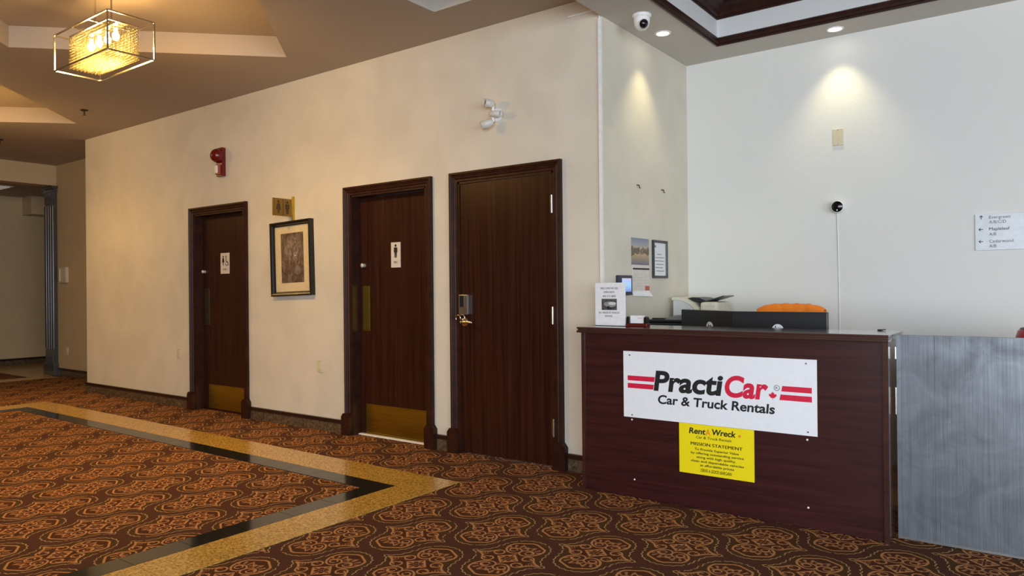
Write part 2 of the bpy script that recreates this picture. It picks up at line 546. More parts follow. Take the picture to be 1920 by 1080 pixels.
wr = MB().box(-15.42, -0.7, -4.72, -4.6, -0.1, 3.62).box(-0.7, 6.2, -4.72, -4.6, -.1, .18).box(-0.7, 6.2, -4.72, -4.6, 3.12, 3.62)
solo('wall_rear', wr, WALL, 'rear wall with the storefront glazing opening', 'wall', kind=ST, origin=(0, 0, 0))
ws = MB().box(6.08, 6.2, -4.6, -4.1, -.1, 3.62).box(6.08, 6.2, 1.7, 6.05, -.1, 3.62).box(6.08, 6.2, -4.1, 1.7, -.1, .18).box(6.08, 6.2, -4.1, 1.7, 3.12, 3.62)
solo('wall_right', ws, WALL, 'right side wall with a glazed opening', 'wall', kind=ST, origin=(0, 0, 0))
wf = MB()
for x in (-0.7, 1.0, 2.7, 4.4, 6.0): wf.box(x, x + .07, -4.66, -4.60, .18, 3.12)
wf.box(-0.7, 6.1, -4.66, -4.60, .18, .25).box(-0.7, 6.1, -4.66, -4.60, 3.05, 3.12)
solo('window_1', wf, STEEL, 'storefront window frame in the rear wall', 'window', kind=ST, origin=(0, 0, 0))

# ceilings ----------------------------------------------------------
HD = 1.565
cof_c = [(-5.345, 2.395), (-9.395, 2.395)]
outer = [(-12.76, -4.6), (X3, -4.6), (X3, YW), (-10.31, YW), (-10.31, 5.07), (-12.76, 5.07)]
holes = [[(cx, cy + HD), (cx + HD, cy), (cx, cy - HD), (cx - HD, cy)] for cx, cy in cof_c]
holes.append([(-3.63, 3.98), (-2.78, 3.98), (-2.78, 1.2), (-3.63, 1.2)])
pts = outer + [p for h_ in holes for p in h_]
tri = tessellate_polygon([[Vector((*p, 0)) for p in poly] for poly in [outer] + holes])
cm = MB().add([(*p, ZC) for p in pts], [tuple(t) for t in tri])
ce = solo('ceiling', cm, CEIL, 'tan plaster lobby ceiling with diamond recesses', 'ceiling', kind=ST, origin=(0, 0, 0))
part('sky_block_slab', MB().box(-15.42, 6.2, -4.72, 8.12, 3.62, 3.70), CEIL, ce)  # unseen slab added above the ceilings to keep world light out
for k, h_ in enumerate(holes):
    n = len(h_); zt = ZC + (.178 if k < 2 else .22)
    vs = [(*p, ZC) for p in h_] + [(*p, zt) for p in h_]
    part('coffer', MB().add(vs, [(i, (i + 1) % n, n + (i + 1) % n, n + i) for i in range(n)] + [tuple(range(n, 2 * n))]), CEIL if k < 2 else SOFF, ce)
# nook soffit with rectangular timber-lined coffer
HX0, HX1, HY0, HY1 = -2.10, 1.6, 1.9, 5.555
so = [(X3, -4.6), (6.2, -4.6), (6.2, Y2), (X3, Y2)]
hh = [(HX0, HY0), (HX0, HY1), (HX1, HY1), (HX1, HY0)]
tri = tessellate_polygon([[Vector((*p, 0)) for p in so], [Vector((*p, 0)) for p in hh]])
sm_ = MB().add([(*p, ZS) for p in so + hh], [tuple(t) for t in tri])
sm_.add([(X3, -4.6, ZS), (X3, YW + .0, ZS), (X3, YW + .0, 3.62), (X3, -4.6, 3.62)], [(0, 1, 2, 3)])
cn = solo('ceiling_nook', sm_, SOFF, 'lower grey-beige soffit over the reception nook', 'ceiling', kind=ST, origin=(0, 0, 0))
part('coffer', MB().ring(HX0, HX1, HY0, HY1, [(0, ZS), (0, 3.47)], lambda x, y, z: (x, y, z)), COFW, cn)
tr = root('trim_1', (-.25, 3.73, ZS), 'dark mahogany moulding framing the white coffer over the nook', 'trim', kind=ST)
mpz = lambda x, y, l: (x, y, l)
part('moulding', MB().ring(HX0, HX1, HY0, HY1, [(-.004, ZS), (-.004, ZS - .006), (.012, ZS - .008), (.014, ZS + .006), (.026, ZS + .008), (.028, ZS + .030), (.020, ZS + .034), (.020, ZS + .052), (.008, ZS + .060), (.0, ZS + .064)], mpz), CASEW, tr)
part('crown', MB().ring(HX0, HX1, HY0, HY1, [(0, 3.384), (.012, 3.384), (.014, 3.398), (.03, 3.402), (.045, 3.425), (.080, 3.450), (.110, 3.458), (.112, 3.470), (.16, 3.472), (.162, 3.484), (.20, 3.486)], mpz), CASEW, tr)
part('panel', MB().box(HX0 + .19, HX1 - .19, HY0 + .19, HY1 - .19, 3.485, 3.50), CASEW, tr)
solo('ceiling_corridor', MB().box(-15.30, -13.04, -4.6, 8.0, 3.08, 3.2), CEIL, 'corridor ceiling beyond the end wall opening', 'ceiling', kind=ST, origin=(0, 0, 0))
solo('beam', MB().box(-15.30, -14.9, 5.50, 8.0, 2.75, 3.08), WALL2, 'dropped beam box at the top of the far corridor wall', 'beam', kind=ST)

# baseboards ---------------------------------------------------------
def baseboard(name, x0, x1, y, label, axis='x'):
    r_ = root(name, ((x0 + x1) / 2, y, 0) if axis == 'x' else (y, (x0 + x1) / 2, 0), label, 'baseboard', 'baseboard runs', ST)
    if axis == 'x':
        part('cap', MB().box(x0, x1, y - .018, y, .088, .112).box(x0, x1, y - .024, y, .112, .124), BASEW, r_)
        part('skirting', MB().box(x0, x1, y - .010, y, 0, .088), SKIRT, r_)
    else:
        part('cap', MB().box(y, y + .02, x0, x1, .088, .124), BASEW, r_)
        part('skirting', MB().box(y, y + .01, x0, x1, 0, .088), SKIRT, r_)
    return r_


baseboard('baseboard_back', -10.335, D3[0] - .03, YW, 'baseboard with granite skirting left of the women restroom door')
baseboard('baseboard_back', D3[1] + .03, D2[0] - .03, YW, 'baseboard with granite skirting between the two restroom doors')
baseboard('baseboard_back', D2[1] + .03, D1[0] - .03, YW, 'short baseboard between the middle restroom door and the hinged door')
baseboard('baseboard_back', D1[1] + .03, X3, YW, 'short baseboard between the right door and the counter')
baseboard('baseboard_alcove', -12.69, -10.3, 5.07, 'baseboard of the alcove wall beside the pilaster')
baseboard('baseboard_corridor', 1.0, 8.0, -15.30, 'dark baseboard along the far corridor wall', 'y')

# ------------------------------------------------------------------ doors
PROF = [(0, 0), (0, .030), (.016, .034), (.022, .026), (.030, .024), (.034, .018), (.044, .022), (.052, .018), (.056, .012), (.068, .012), (.074, .010), (.074, -.0)]


def casing(x0, x1, parent):
    for side in (0, 1):
        mb = MB()
        for (t0, d0), (t1, d1) in zip(PROF, PROF[1:]):
            q = []
            for t, d in ((t0, d0), (t1, d1)):
                x = x0 + t if side == 0 else x1 - t
                q += [(x, YW - d, .17), (x, YW - d, TOPC - t)]
            mb.add(q, [(0, 1, 3, 2)])
        part('casing', mb, CASEW, parent)
    mb = MB()
    for (t0, d0), (t1, d1) in zip(PROF, PROF[1:]):
        q = []
        for t, d in ((t0, d0), (t1, d1)):
            q += [(x0 + t, YW - d, TOPC - t), (x1 - t, YW - d, TOPC - t)]
        mb.add(q, [(0, 1, 3, 2)])
    part('casing', mb, CASEW, parent)
    for xa, xb in ((x0 - .028, x0 + CW + .006), (x1 - CW - .006, x1 + .028)):
        c = .030
        poly = [(xa, 0), (xb, 0), (xb, .165), (xb - c * .8, .165 + c), (xa + c * .8, .165 + c), (xa, .165)]
        part('plinth_block', MB().prism(poly, lambda x, z: (x, YW - .048, z), lambda x, z: (x, YW - .0005, z)), CASEW, parent)


def door(name, rng, recess, label):
    x0, x1 = rng
    d = root(name, ((x0 + x1) / 2, YW, 0), label, 'door', kind=ST)
    casing(x0, x1, d)
    ji = .016
    a, b = x0 + CW, x1 - CW
    # jamb linings
    part('jamb', MB().box(a - .001, a + ji, YW - .005, YW + .24, 0, TOPC - CW).box(b - ji, b + .001, YW - .005, YW + .24, 0, TOPC - CW).box(a, b, YW - .005, YW + .24, TOPC - CW - ji, TOPC - CW + .001), CASEW, d)
    yl = YW + recess
    leaf = part('door_leaf', MB().box(a + ji + .003, b - ji - .003, yl, yl + .045, .012, TOPC - CW - ji - .003), DOORW, d)
    return d, leaf, a + ji + .003, b - ji - .003, yl


d1, leaf1, a1, b1, y1 = door('door_1', D1, 0.004, 'tall brown flush door with lever handle and three hinges')
for z0, z1 in ((1.852, 1.982), (1.044, 1.171), (.229, .359)):
    part('hinge', MB().cyl((b1 + .004, y1 - .012, z0), (b1 + .004, y1 - .012, z1), .009, n=10), CHROME, leaf1)
    part('hinge_leaf', MB().box(b1 - .016, b1 + .018, y1 - .004, y1 + .001, z0 + .004, z1 - .004), CHROME, leaf1)
lk = part('card_lock', MB().box(-3.806, -3.712, y1 - .030, y1, 1.103, 1.262, .006), STEEL, leaf1)
part('reader_slot', MB().box(-3.790, -3.748, y1 - .034, y1 - .028, 1.165, 1.255), BLACKP, leaf1)
hx, hz = -3.762, 1.045
part('lever_rose', MB().lathe([(.0, -.016), (.030, -.016), (.036, -.010), (.038, 0)], (hx, y1, hz), (0, 1, 0)), CHROME, leaf1)
part('lever', MB().cyl((hx, y1 - .05, hz), (hx, y1 - .005, hz), .013).tube([(hx, y1 - .05, hz), (hx + .03, y1 - .058, hz + .002), (hx + .105, y1 - .052, hz - .002)], .0105, 12).sphere((hx + .105, y1 - .052, hz - .002), .0105).sphere((hx, y1 - .05, hz), .015), CHROME, leaf1)
kr = MB()
for cx_, cz_, rr_, ph in ((hx - .022, hz + .030, .024, 0), (hx + .022, hz + .032, .027, .6)):
    p_ = [(cx_ + rr_ * math.cos(t), y1 - .06 - .004 * math.sin(t + ph), cz_ + rr_ * 1.1 * math.sin(t)) for t in [R(-20 + 22 * i) for i in range(11)]]
    kr.tube(p_, .0048, 6)
part('key_ring', kr, CHROME, leaf1)

d2, leaf2, a2, b2, y2 = door('door_2', D2, 0.088, 'recessed brown restroom door with bright brass push plate and kick plate')
d3, leaf3, a3, b3, y3 = door('door_3', D3, 0.088, 'leftmost brown restroom door with dull push plate and brass kick plate')
DULL = streaks('tarnished_plate', (0.10, 0.085, 0.04), (0.18, 0.15, 0.07), (40, 40, 3), 0.35, metal=.9)
for (leaf, a, b, y, push, pm, cylx, kx0) in ((leaf2, a2, b2, y2, (-5.040, -4.952), BRASS, -5.018, -5.010), (leaf3, a3, b3, y3, (-7.632, -7.534), DULL, -7.622, -7.560)):
    part('push_plate', MB().box(push[0], push[1], y - .004, y, .938, 1.343, .0015), pm, leaf)
    part('kick_plate', MB().box(kx0, b - .02, y - .003, y, .018, .280), BRASS, leaf)
    part('lock_cylinder', MB().cyl((cylx, y - .030, 1.528), (cylx, y, 1.528), .017).lathe([(0, -.038), (.012, -.038), (.020, -.031), (.020, -.024), (.014, -.022)], (cylx, y, 1.528), (0, 1, 0)), plain('cylinder_nickel', (.62, .58, .53), .35, .35), leaf)
part('under_door_strip', MB().box(a2, b2, y2 - .035, y2 + .04, 0, .0105), plain('door_leak_white', (.85, .82, .78), .5), d2)  # white strip colours in the light leaking under this door
part('under_door_strip', MB().box(a3, b3, y3 - .02, y3 + .04, 0, .008), CASEW, d3)

# ------------------------------------------------------------------ pictograms
def figure(mb, cx, z0, h, mp, woman=False):
    hd = h * .105
    pts = [(cx + hd * math.cos(i * math.pi / 8), z0 + h - hd + hd * math.sin(i * math.pi / 8)) for i in range(16)]
    mb.add([mp(*p) for p in pts], [tuple(range(16))])
    t = z0 + h * .765; w = h * .17
    if woman:
        poly = [(cx - w * .75, t), (cx + w * .75, t), (cx + w * 1.25, z0 + h * .30), (cx + w * .55, z0 + h * .30), (cx + w * .5, z0), (cx + w * .1, z0), (cx + w * .08, z0 + h * .3), (cx - w * .08, z0 + h * .3), (cx - w * .1, z0), (cx - w * .5, z0), (cx - w * .55, z0 + h * .30), (cx - w * 1.25, z0 + h * .30)]
    else:
        poly = [(cx - w, t), (cx + w, t), (cx + w * 1.1, z0 + h * .40), (cx + w * .72, z0 + h * .40), (cx + w * .62, z0), (cx + w * .08, z0), (cx, z0 + h * .36), (cx - w * .08, z0), (cx - w * .62, z0), (cx - w * .72, z0 + h * .40), (cx - w * 1.1, z0 + h * .40)]
    tri = tessellate_polygon([[Vector((*p, 0)) for p in poly]])
    mb.add([mp(*p) for p in poly], [tuple(t_) for t_ in tri])


def ring2(mb, cx, cz, r0, r1, mp, a0=0, a1=360, n=24):
    vs = []
    for i in range(n + 1):
        q = R(a0 + (a1 - a0) * i / n)
        vs += [mp(cx + r0 * math.cos(q), cz + r0 * math.sin(q)), mp(cx + r1 * math.cos(q), cz + r1 * math.sin(q))]
    mb.add(vs, [(2 * i, 2 * i + 1, 2 * i + 3, 2 * i + 2) for i in range(n)])


def seg(mb, p, q, w, mp):
    d = Vector((q[0] - p[0], q[1] - p[1])); n = Vector((-d.y, d.x)).normalized() * w / 2
    mb.add([mp(p[0] + n.x, p[1] + n.y), mp(q[0] + n.x, q[1] + n.y), mp(q[0] - n.x, q[1] - n.y), mp(p[0] - n.x, p[1] - n.y)], [(0, 1, 2, 3)])


def plate_sign(name, x0, x1, z0, z1, y, mat, label, cat='sign', th=.005, group=None):
    r_ = root(name, ((x0 + x1) / 2, y, z0), label, cat, group)
    part('plate', MB().box(x0, x1, y - th, y, z0, z1, .0012), mat, r_)
    return r_


s = plate_sign('restroom_sign', -4.672, -4.557, 1.500, 1.720, y2, SIGNCREAM, 'cream restroom plate with a single man pictogram and MEN lettering')
mp = FY(y2 - .0056); mb = MB(); figure(mb, -4.6145, 1.585, .118, mp); part('pictogram', mb, INK, s)
part('lettering', text('MEN', -4.637, -4.592, 1.535, .020, mp, .01), INK, s)
s = plate_sign('restroom_sign', -7.307, -7.143, 1.4985, 1.724, y3, SIGNCREAM, 'cream restroom plate with woman and wheelchair pictograms')
mp = FY(y3 - .0056); mb = MB(); figure(mb, -7.255, 1.590, .105, mp, True)
cx, cz = -7.190, 1.612
ring2(mb, cx, cz, .020, .028, mp, -190, 60); seg(mb, (cx - .012, cz + .062), (cx - .008, cz + .012), .012, mp); seg(mb, (cx - .008, cz + .012), (cx + .022, cz + .012), .010, mp); seg(mb, (cx + .020, cz + .014), (cx + .034, cz - .026), .009, mp)
mb.add([mp(cx - .013 + .010 * math.cos(i * .5236), cz + .073 + .010 * math.sin(i * .5236)) for i in range(12)], [tuple(range(12))])
part('pictogram', mb, INK, s)
part('lettering', text('WOMEN', -7.265, -7.190, 1.535, .019, mp, .01), INK, s)

# projecting brass restroom blade sign
bs = root('blade_sign', (-5.91, 4.43, 1.99), 'brass restroom sign projecting from the wall above the framed picture', 'sign')
part('bracket', MB().box(-5.922, -5.898, YW - .022, YW, 1.975, 2.215), BRASS, bs)
BR2 = streaks('engraved_brass', (0.20, 0.125, 0.03), (0.30, 0.19, 0.055), (3, 60, 3), 0.35, metal=.85)
part('plate', MB().box(-5.916, -5.904, 4.208, 4.418, 2.020, 2.186), BR2, bs)
part('divider', MB().box(-5.9035, -5.9025, 4.318, 4.322, 2.022, 2.184), INK, bs)
mp = FX(-5.9030)
for yy_, wo_ in ((4.268, True), (4.368, False)):
    mb = MB(); figure(mb, yy_, 2.040, .125, mp, wo_); part('pictogram', mb, plain('engraved_brown', (.045, .022, .006), .5), bs)

# ------------------------------------------------------------------ framed picture
px0, px1, pz0, pz1 = -6.225, -5.600, 1.258, 1.980
pc = root('framed_picture', ((px0 + px1) / 2 + .012, YW - .001, pz0), 'black framed animal print with wide cream mat between the restroom doors', 'picture')
mpf = lambda x, z, l: (x, YW - l, z)
fr = MB().ring(px0, px1, pz0, pz1, [(0, 0), (0, .046), (.012, .052), (.028, .046), (.034, .030), (.042, .026), (.042, .006)], mpf)
part('frame', fr, BLACKF, pc)
pc.rotation_euler.y = -R(1.5)
part('mat_board', MB().box(px0 + .035, px1 - .035, YW - .012, YW - .004, pz0 + .035, pz1 - .035), MATB, pc)


def animal_print():
    m, nt, b = new_mat('wildlife_print')
    tc = nt.nodes.new('ShaderNodeTexCoord'); sep = nt.nodes.new('ShaderNodeSeparateXYZ'); nt.links.new(tc.outputs['Object'], sep.inputs[0])
    v = tc.outputs['Object']
    x = X(nt, sep.outputs[0]); z = X(nt, sep.outputs[2]) - .36
    n1 = X(nt, noise(nt, coords(nt, (26, 1, 9)), 1.0, 5, .65, 1.2))
    n2 = X(nt, noise(nt, v, 22, 4, .6, 1.0))
    base = ramp(nt, (n1 * .6 + n2 * .4).v, [(.34, (.035, .020, .012)), (.50, (.115, .072, .045)), (.64, (.27, .18, .125))])
    # pale ruff of the animal, its muzzle and the stone below right
    n3 = X(nt, noise(nt, coords(nt, (60, 1, 22)), 1.0, 5, .7, 1.5))
    d1_ = dist(x * .85, z, 0.0, .10); ruff = ((d1_ * -1.0 + .15) * 14.0).sat() * ((n3 - .46) * 9.0).sat()
    mz = ((dist(x, z * .6, .03, .015) * -1.0 + .042) * 50.0).sat() * ((n3 - .38) * 5.0).sat()
    stn = ((dist(x, z * 1.3, .065, -.15) * -1.0 + .060) * 60.0).sat() * ((n3 - .30) * 3.5).sat()
    dark = ((dist(x * .8, z, 0.0, .035) * -1.0 + .045) * 40.0).sat() * ((n3 * -1.0 + .62) * 6.0).sat()
    eye = dist(x, z, .028, .028).lt(.007)
    c = mixc(nt, ruff * .70, base, (.38, .30, .23))
    c = mixc(nt, dark * .8, c, (.045, .03, .028))
    c = mixc(nt, mz * .7, c, (.42, .31, .20))
    c = mixc(nt, stn * .65, c, (.27, .21, .19))
    c = mixc(nt, eye, c, (.75, .70, .62))
    nt.links.new(c, b.inputs['Base Color']); setp(b, rough=.6)
    return m


part('print', MB().box(-6.090, -5.745, YW - .0135, YW - .011, 1.385, 1.868), animal_print(), pc)

# ------------------------------------------------------------------ wall devices on the long wall
al = root('fire_alarm', (-7.11, YW, 2.53), 'dark red fire alarm bell with strobe high on the wall', 'alarm')
part('backbox', MB().box(-7.168, -7.058, YW - .045, YW, 2.528, 2.832, .006), ALARM, al)
part('bell', MB().lathe([(.0, -.130), (.030, -.128), (.055, -.112), (.071, -.085), (.076, -.055), (.072, -.040), (.03, -.040)], (-7.115, YW, 2.745), (0, 1, 0), 28), ALARM, al)
st = part('strobe', MB().box(-7.150, -7.078, YW - .072, YW - .044, 2.545, 2.650, .006), plain('strobe_housing', (.30, .06, .05), .4), al)
part('lens', MB().box(-7.138, -7.09, YW - .090, YW - .071, 2.556, 2.640, .008), CLEAR, al)

el = root('spotlight_cluster', (-3.44, YW, 2.55), 'white three head adjustable spotlight high on the wall beside the right door', 'lamp')
part('wall_plate', MB().lathe([(.0, -.022), (.045, -.022), (.055, -.014), (.055, 0)], (-3.425, YW, 2.635), (0, 1, 0)), WHITEP, el)
part('arm', MB().cyl((-3.425, YW - .045, 2.575), (-3.425, YW - .045, 2.70), .010).cyl((-3.425, YW, 2.635), (-3.425, YW - .045, 2.635), .012), WHITEP, el)


def spot_head(c, d, L, rr):
    c, d = Vector(c), Vector(d).normalized()
    h_ = part('head', MB().lathe([(0, -L * .5), (rr * .55, -L * .5), (rr * .8, -L * .38), (rr, -L * .1), (rr, L * .5), (rr * .86, L * .5), (rr * .80, L * .36), (0, L * .30)], c, d, 20), plain('spot_housing', (.62, .60, .55), .35), el)
    part('lamp', MB().lathe([(rr * .78, L * .38), (rr * .4, L * .40), (0, L * .41)], c, d, 20), CHROME, h_)


spot_head((-3.440, YW - .075, 2.712), (-.35, -1, .10), .085, .030)
spot_head((-3.385, YW - .070, 2.628), (1.0, .12, -.12), .095, .024)
spot_head((-3.455, YW - .080, 2.560), (-.75, -.6, -.35), .095, .032)


def device(name, x0, x1, z0, z1, y, mat, label, cat, group=None, hole=True):
    r_ = root(name, ((x0 + x1) / 2, y, z0), label, cat, group)
    part('cover_plate', MB().box(x0, x1, y - .008, y, z0, z1, .003), mat, r_)
    cx_, cz_ = (x0 + x1) / 2, (z0 + z1) / 2; w_, h_ = (x1 - x0), (z1 - z0)
    if hole:
        part('insert', MB().box(cx_ - w_ * .24, cx_ + w_ * .24, y - .011, y - .006, cz_ - h_ * .30, cz_ + h_ * .30, .002), mat, r_)
    for sgn in (-1, 1):
        part('screw', MB().cyl((cx_, y - .0095, cz_ + sgn * h_ * .42), (cx_, y - .007, cz_ + sgn * h_ * .42), .0035, n=8), STEEL, r_)
    return r_


device('wall_outlet', -8.062, -7.985, .548, .662, YW, CREAMP, 'cream wall outlet low on the wall left of the women restroom', 'outlet', 'low wall outlets')
device('wall_outlet', -5.575, -5.497, .540, .655, YW, CREAMP, 'cream wall outlet low on the wall under the framed picture', 'outlet', 'low wall outlets')
device('wall_outlet', -12.46, -12.38, .345, .46, 5.07, CREAMP, 'cream outlet on the alcove wall beside the pilaster', 'outlet', 'low wall outlets')
tp = root('control_panel', (-12.485, 5.07, 1.47), 'cream framed control panel on the alcove wall beside the pilaster', 'panel')
part('frame', MB().ring(-12.61, -12.36, 1.472, 1.712, [(0, 0), (0, .035), (.02, .04), (.025, .02)], lambda x, z, l: (x, 5.07 - l, z)), CREAMP, tp)
part('face', MB().box(-12.59, -12.38, 5.045, 5.07, 1.49, 1.695), CREAMP, tp)

# corner cable duct
du = root('cable_duct', (X3 - .014, YW - .008, .126), 'white cable duct running up the wall corner to the soffit', 'cable')
part('riser', MB().box(X3 - .024, X3 - .004, YW - .016, YW - .001, .126, 3.17), WHITEP, du)
part('branch', MB().box(-2.77, -2.533, YW - .012, YW - .001, 3.228, 3.240), WHITEP, du)
part('elbow', MB().tube([(-2.535, YW - .008, 3.234), (-2.518, YW - .008, 3.222), (-2.514, YW - .008, 3.17)], .006), WHITEP, du)

# ------------------------------------------------------------------ pilaster
pl = root('fluted_pilaster', (-12.90, 5.045, 0), 'dark fluted wooden pilaster at the corridor opening', 'pilaster')
part('shaft', MB().box(-13.07, -12.74, 5.022, 5.068, 0, 2.97), PILW, pl)
part('plinth', MB().box(-13.10, -12.715, 4.992, 5.068, 0, .195, .006), PILW, pl)
part('base_block', MB().box(-13.06, -12.80, 5.010, 5.024, .195, .40), PILW, pl)
for k in range(4):
    xx = -13.07 + .33 * (k + .5) / 4
    part('flute_rib', MB().cyl((xx, 5.022, .42), (xx, 5.022, 2.70), .028, n=12), PILW, pl)
part('top_block', MB().box(-13.06, -12.80, 5.010, 5.024, 2.73, 2.90), PILW, pl)
part('capital', MB().box(-13.13, -12.70, 4.985, 5.068, 2.968, 3.010, .005).box(-13.10, -12.715, 5.0, 5.068, 2.915, 2.95, .005), PILW, pl)

# ------------------------------------------------------------------ ceiling fittings
def sprinkler(loc, label):
    r_ = root('sprinkler_head', loc, label, 'sprinkler', 'ceiling sprinklers')
    x, y, z = loc
    part('escutcheon', MB().lathe([(.04, 0), (.038, -.010), (.012, -.014)], loc, (0, 0, 1), 16), plain('dark_bronze', (.05, .03, .018), .4, .6), r_)
    part('frame', MB().cyl((x, y, z - .012), (x, y, z - .055), .007, n=8).cyl((x, y, z - .058), (x, y, z - .061), .018, n=12), MATS['dark_bronze'], r_)


sprinkler((-8.629, 3.717, ZC), 'dark sprinkler head beside the lit ceiling recess')
sprinkler((-11.11, 3.741, ZC), 'dark sprinkler head at the left edge of the photo')

dc = root('dome_camera', (-2.271, 4.60, ZS), 'white dome security camera on the soffit', 'camera')
part('mount', MB().lathe([(0, 0), (.066, 0), (.068, -.010), (.060, -.022)], (-2.271, 4.60, ZS), (0, 0, 1), 28), WHITEP, dc)
part('body', MB().lathe([(.058, -.020), (.056, -.050), (.046, -.082), (.028, -.102), (0, -.108)], (-2.271, 4.60, ZS), (0, 0, 1), 28), WHITEP, dc)
ed = Vector((.62, -.70, -.42)).normalized(); ec = Vector((-2.271, 4.60, ZS - .056)) + ed * .030
part('eye_collar', MB().lathe([(.034, -.01), (.035, .018), (.030, .026)], ec, ed, 24), WHITEP, dc)
part('lens', MB().lathe([(.030, .022), (.024, .034), (.012, .040), (0, .042)], ec, ed, 24), plain('camera_glass', (.006, .006, .007), .08), dc)


def downlight(loc, label, energy):
    r_ = root('downlight', loc, label, 'light', 'recessed downlights in the soffit')
    x, y, z = loc
    part('trim_ring', MB().lathe([(.062, 0), (.060, -.006), (.048, -.006), (.044, .0), (.040, .012)], loc, (0, 0, 1), 28), WHITEP, r_)
    part('lamp', MB().lathe([(.044, -.001), (.03, -.003), (0, -.004)], loc, (0, 0, 1), 24), emit('downlight_glow', (1.0, .93, .74), 9.0) if 'downlight_glow' not in MATS else MATS['downlight_glow'], r_)
    d = bpy.data.lights.new('downlight_beam', 'SPOT'); d.energy = energy; d.spot_size = R(84); d.spot_blend = .85; d.color = (1.0, .88, .50); d.shadow_soft_size = .03
    o = bpy.data.objects.new('downlight_beam', d); o.location = (0, 0, -.02); o.parent = r_; COL.objects.link(o)
    return r_


downlight((-2.312, 5.028, ZS), 'round recessed downlight in the soffit beside the dome camera', 17)
downlight((-1.275, 5.725, ZS), 'round recessed downlight in the soffit over the white wall', 17)

cl = root('ceiling_light', (-14.15, 4.2, 3.08), 'flush white ceiling light panel in the far corridor', 'light')
part('frame', MB().box(-14.48, -13.80, 3.60, 4.84, 3.068, 3.082), WHITEP, cl)
part('diffuser', MB().box(-14.44, -13.84, 3.64, 4.80, 3.060, 3.070), emit('corridor_panel_glow', (1.0, .93, .80), 0.12), cl)


# ------------------------------------------------------------------ chandeliers
def chandelier(cx, cy, label):
    zb, zt = 2.895, 3.150
    hx_, hy_ = .398, .155
    r_ = root('chandelier', (cx, cy, zb), label, 'chandelier', 'rectangular crystal chandeliers')
    t = .0045
    for z in (zb, zt):
        for s_ in (-1, 1):
            part('frame_bar', MB().box(cx - hx_, cx + hx_, cy + s_ * hy_ - t, cy + s_ * hy_ + t, z - t, z + t), CHROME, r_)
            part('frame_bar', MB().box(cx + s_ * hx_ - t, cx + s_ * hx_ + t, cy - hy_, cy + hy_, z - t, z + t), CHROME, r_)
    for sx in (-1, 1):
        for sy in (-1, 1):
            part('frame_post', MB().box(cx + sx * hx_ - t, cx + sx * hx_ + t, cy + sy * hy_ - t, cy + sy * hy_ + t, zb, zt), CHROME, r_)
    for k in (-.12, .12):
        part('cross_bar', MB().box(cx + k - .005, cx + k + .005, cy - hy_, cy + hy_, zt - .005, zt + .005), CHROME, r_)
    for k in (-.12, .12):
        part('rod', MB().cyl((cx + k, cy, zt), (cx + k, cy, ZC + .178), .006, n=8), CHROME, r_)
    part('canopy', MB().box(cx - .2, cx + .2, cy - .05, cy + .05, ZC + .155, ZC + .178, .004), CHROME, r_)
    bx, by = .285, .098
    part('bead_rack_light_stop', MB().ring(cx - bx - .004, cx + bx + .004, cy - by - .004, cy + by + .004, [(0, zt - .014), (0, zt - .022), (.008, zt - .022), (.008, zt - .014), (0, zt - .014)], lambda x, y, l: (x, y, l)).box(cx - bx, cx + bx, cy - .036, cy + .036, zt - .020, zt - .014), CHROME, r_)  # rack rim, plus a centre plate added to hold back upward light
    # crystal bead strings
    bd = bmesh.new(); bmesh.ops.create_icosphere(bd, subdivisions=1, radius=.0098)
    bv = [v.co.copy() for v in bd.verts]; bf = [[v.index for v in f.verts] for f in bd.faces]; bd.free()
    mbs = MB(); NX, NY, NZ = 24, 9, 11
    for i in range(NX):
        for j in range(NY):
            edge = i in (0, NX - 1) or j in (0, NY - 1)
            for k in range(NZ):
                if not edge and k > 0: continue
                p = Vector((cx - bx + 2 * bx * i / (NX - 1), cy - by + 2 * by * j / (NY - 1), zb + .012 + k * .0205))
                mbs.add([p + q for q in bv], bf, True)
    part('crystal_beads', mbs, CRYSTAL, r_, 'strings of clear crystal beads', kind='stuff')
    for k in (-.18, -.06, .06, .18):
        part('bulb', MB().cyl((cx + k, cy, zt - .03), (cx + k, cy, zt - .06), .012).sphere((cx + k, cy, zt - .085), .024, 2, (1, 1, 1.3)), BULB, r_)
    d = bpy.data.lights.new('chandelier_downglow', 'SPOT'); d.energy = CH_D; d.color = (1.0, .61, .19); d.shadow_soft_size = .06; d.spot_size = R(172); d.spot_blend = .9
    o = bpy.data.objects.new('chandelier_downglow', d); o.location = (0, 0, .15); o.parent = r_; COL.objects.link(o)
    for k in (-.15, .15):
        d = bpy.data.lights.new('chandelier_glow', 'POINT'); d.energy = CH_E; d.color = (1.0, .61, .19); d.shadow_soft_size = .05
        o = bpy.data.objects.new('chandelier_glow', d); o.location = (k, 0, .13); o.parent = r_; COL.objects.link(o)
    return r_


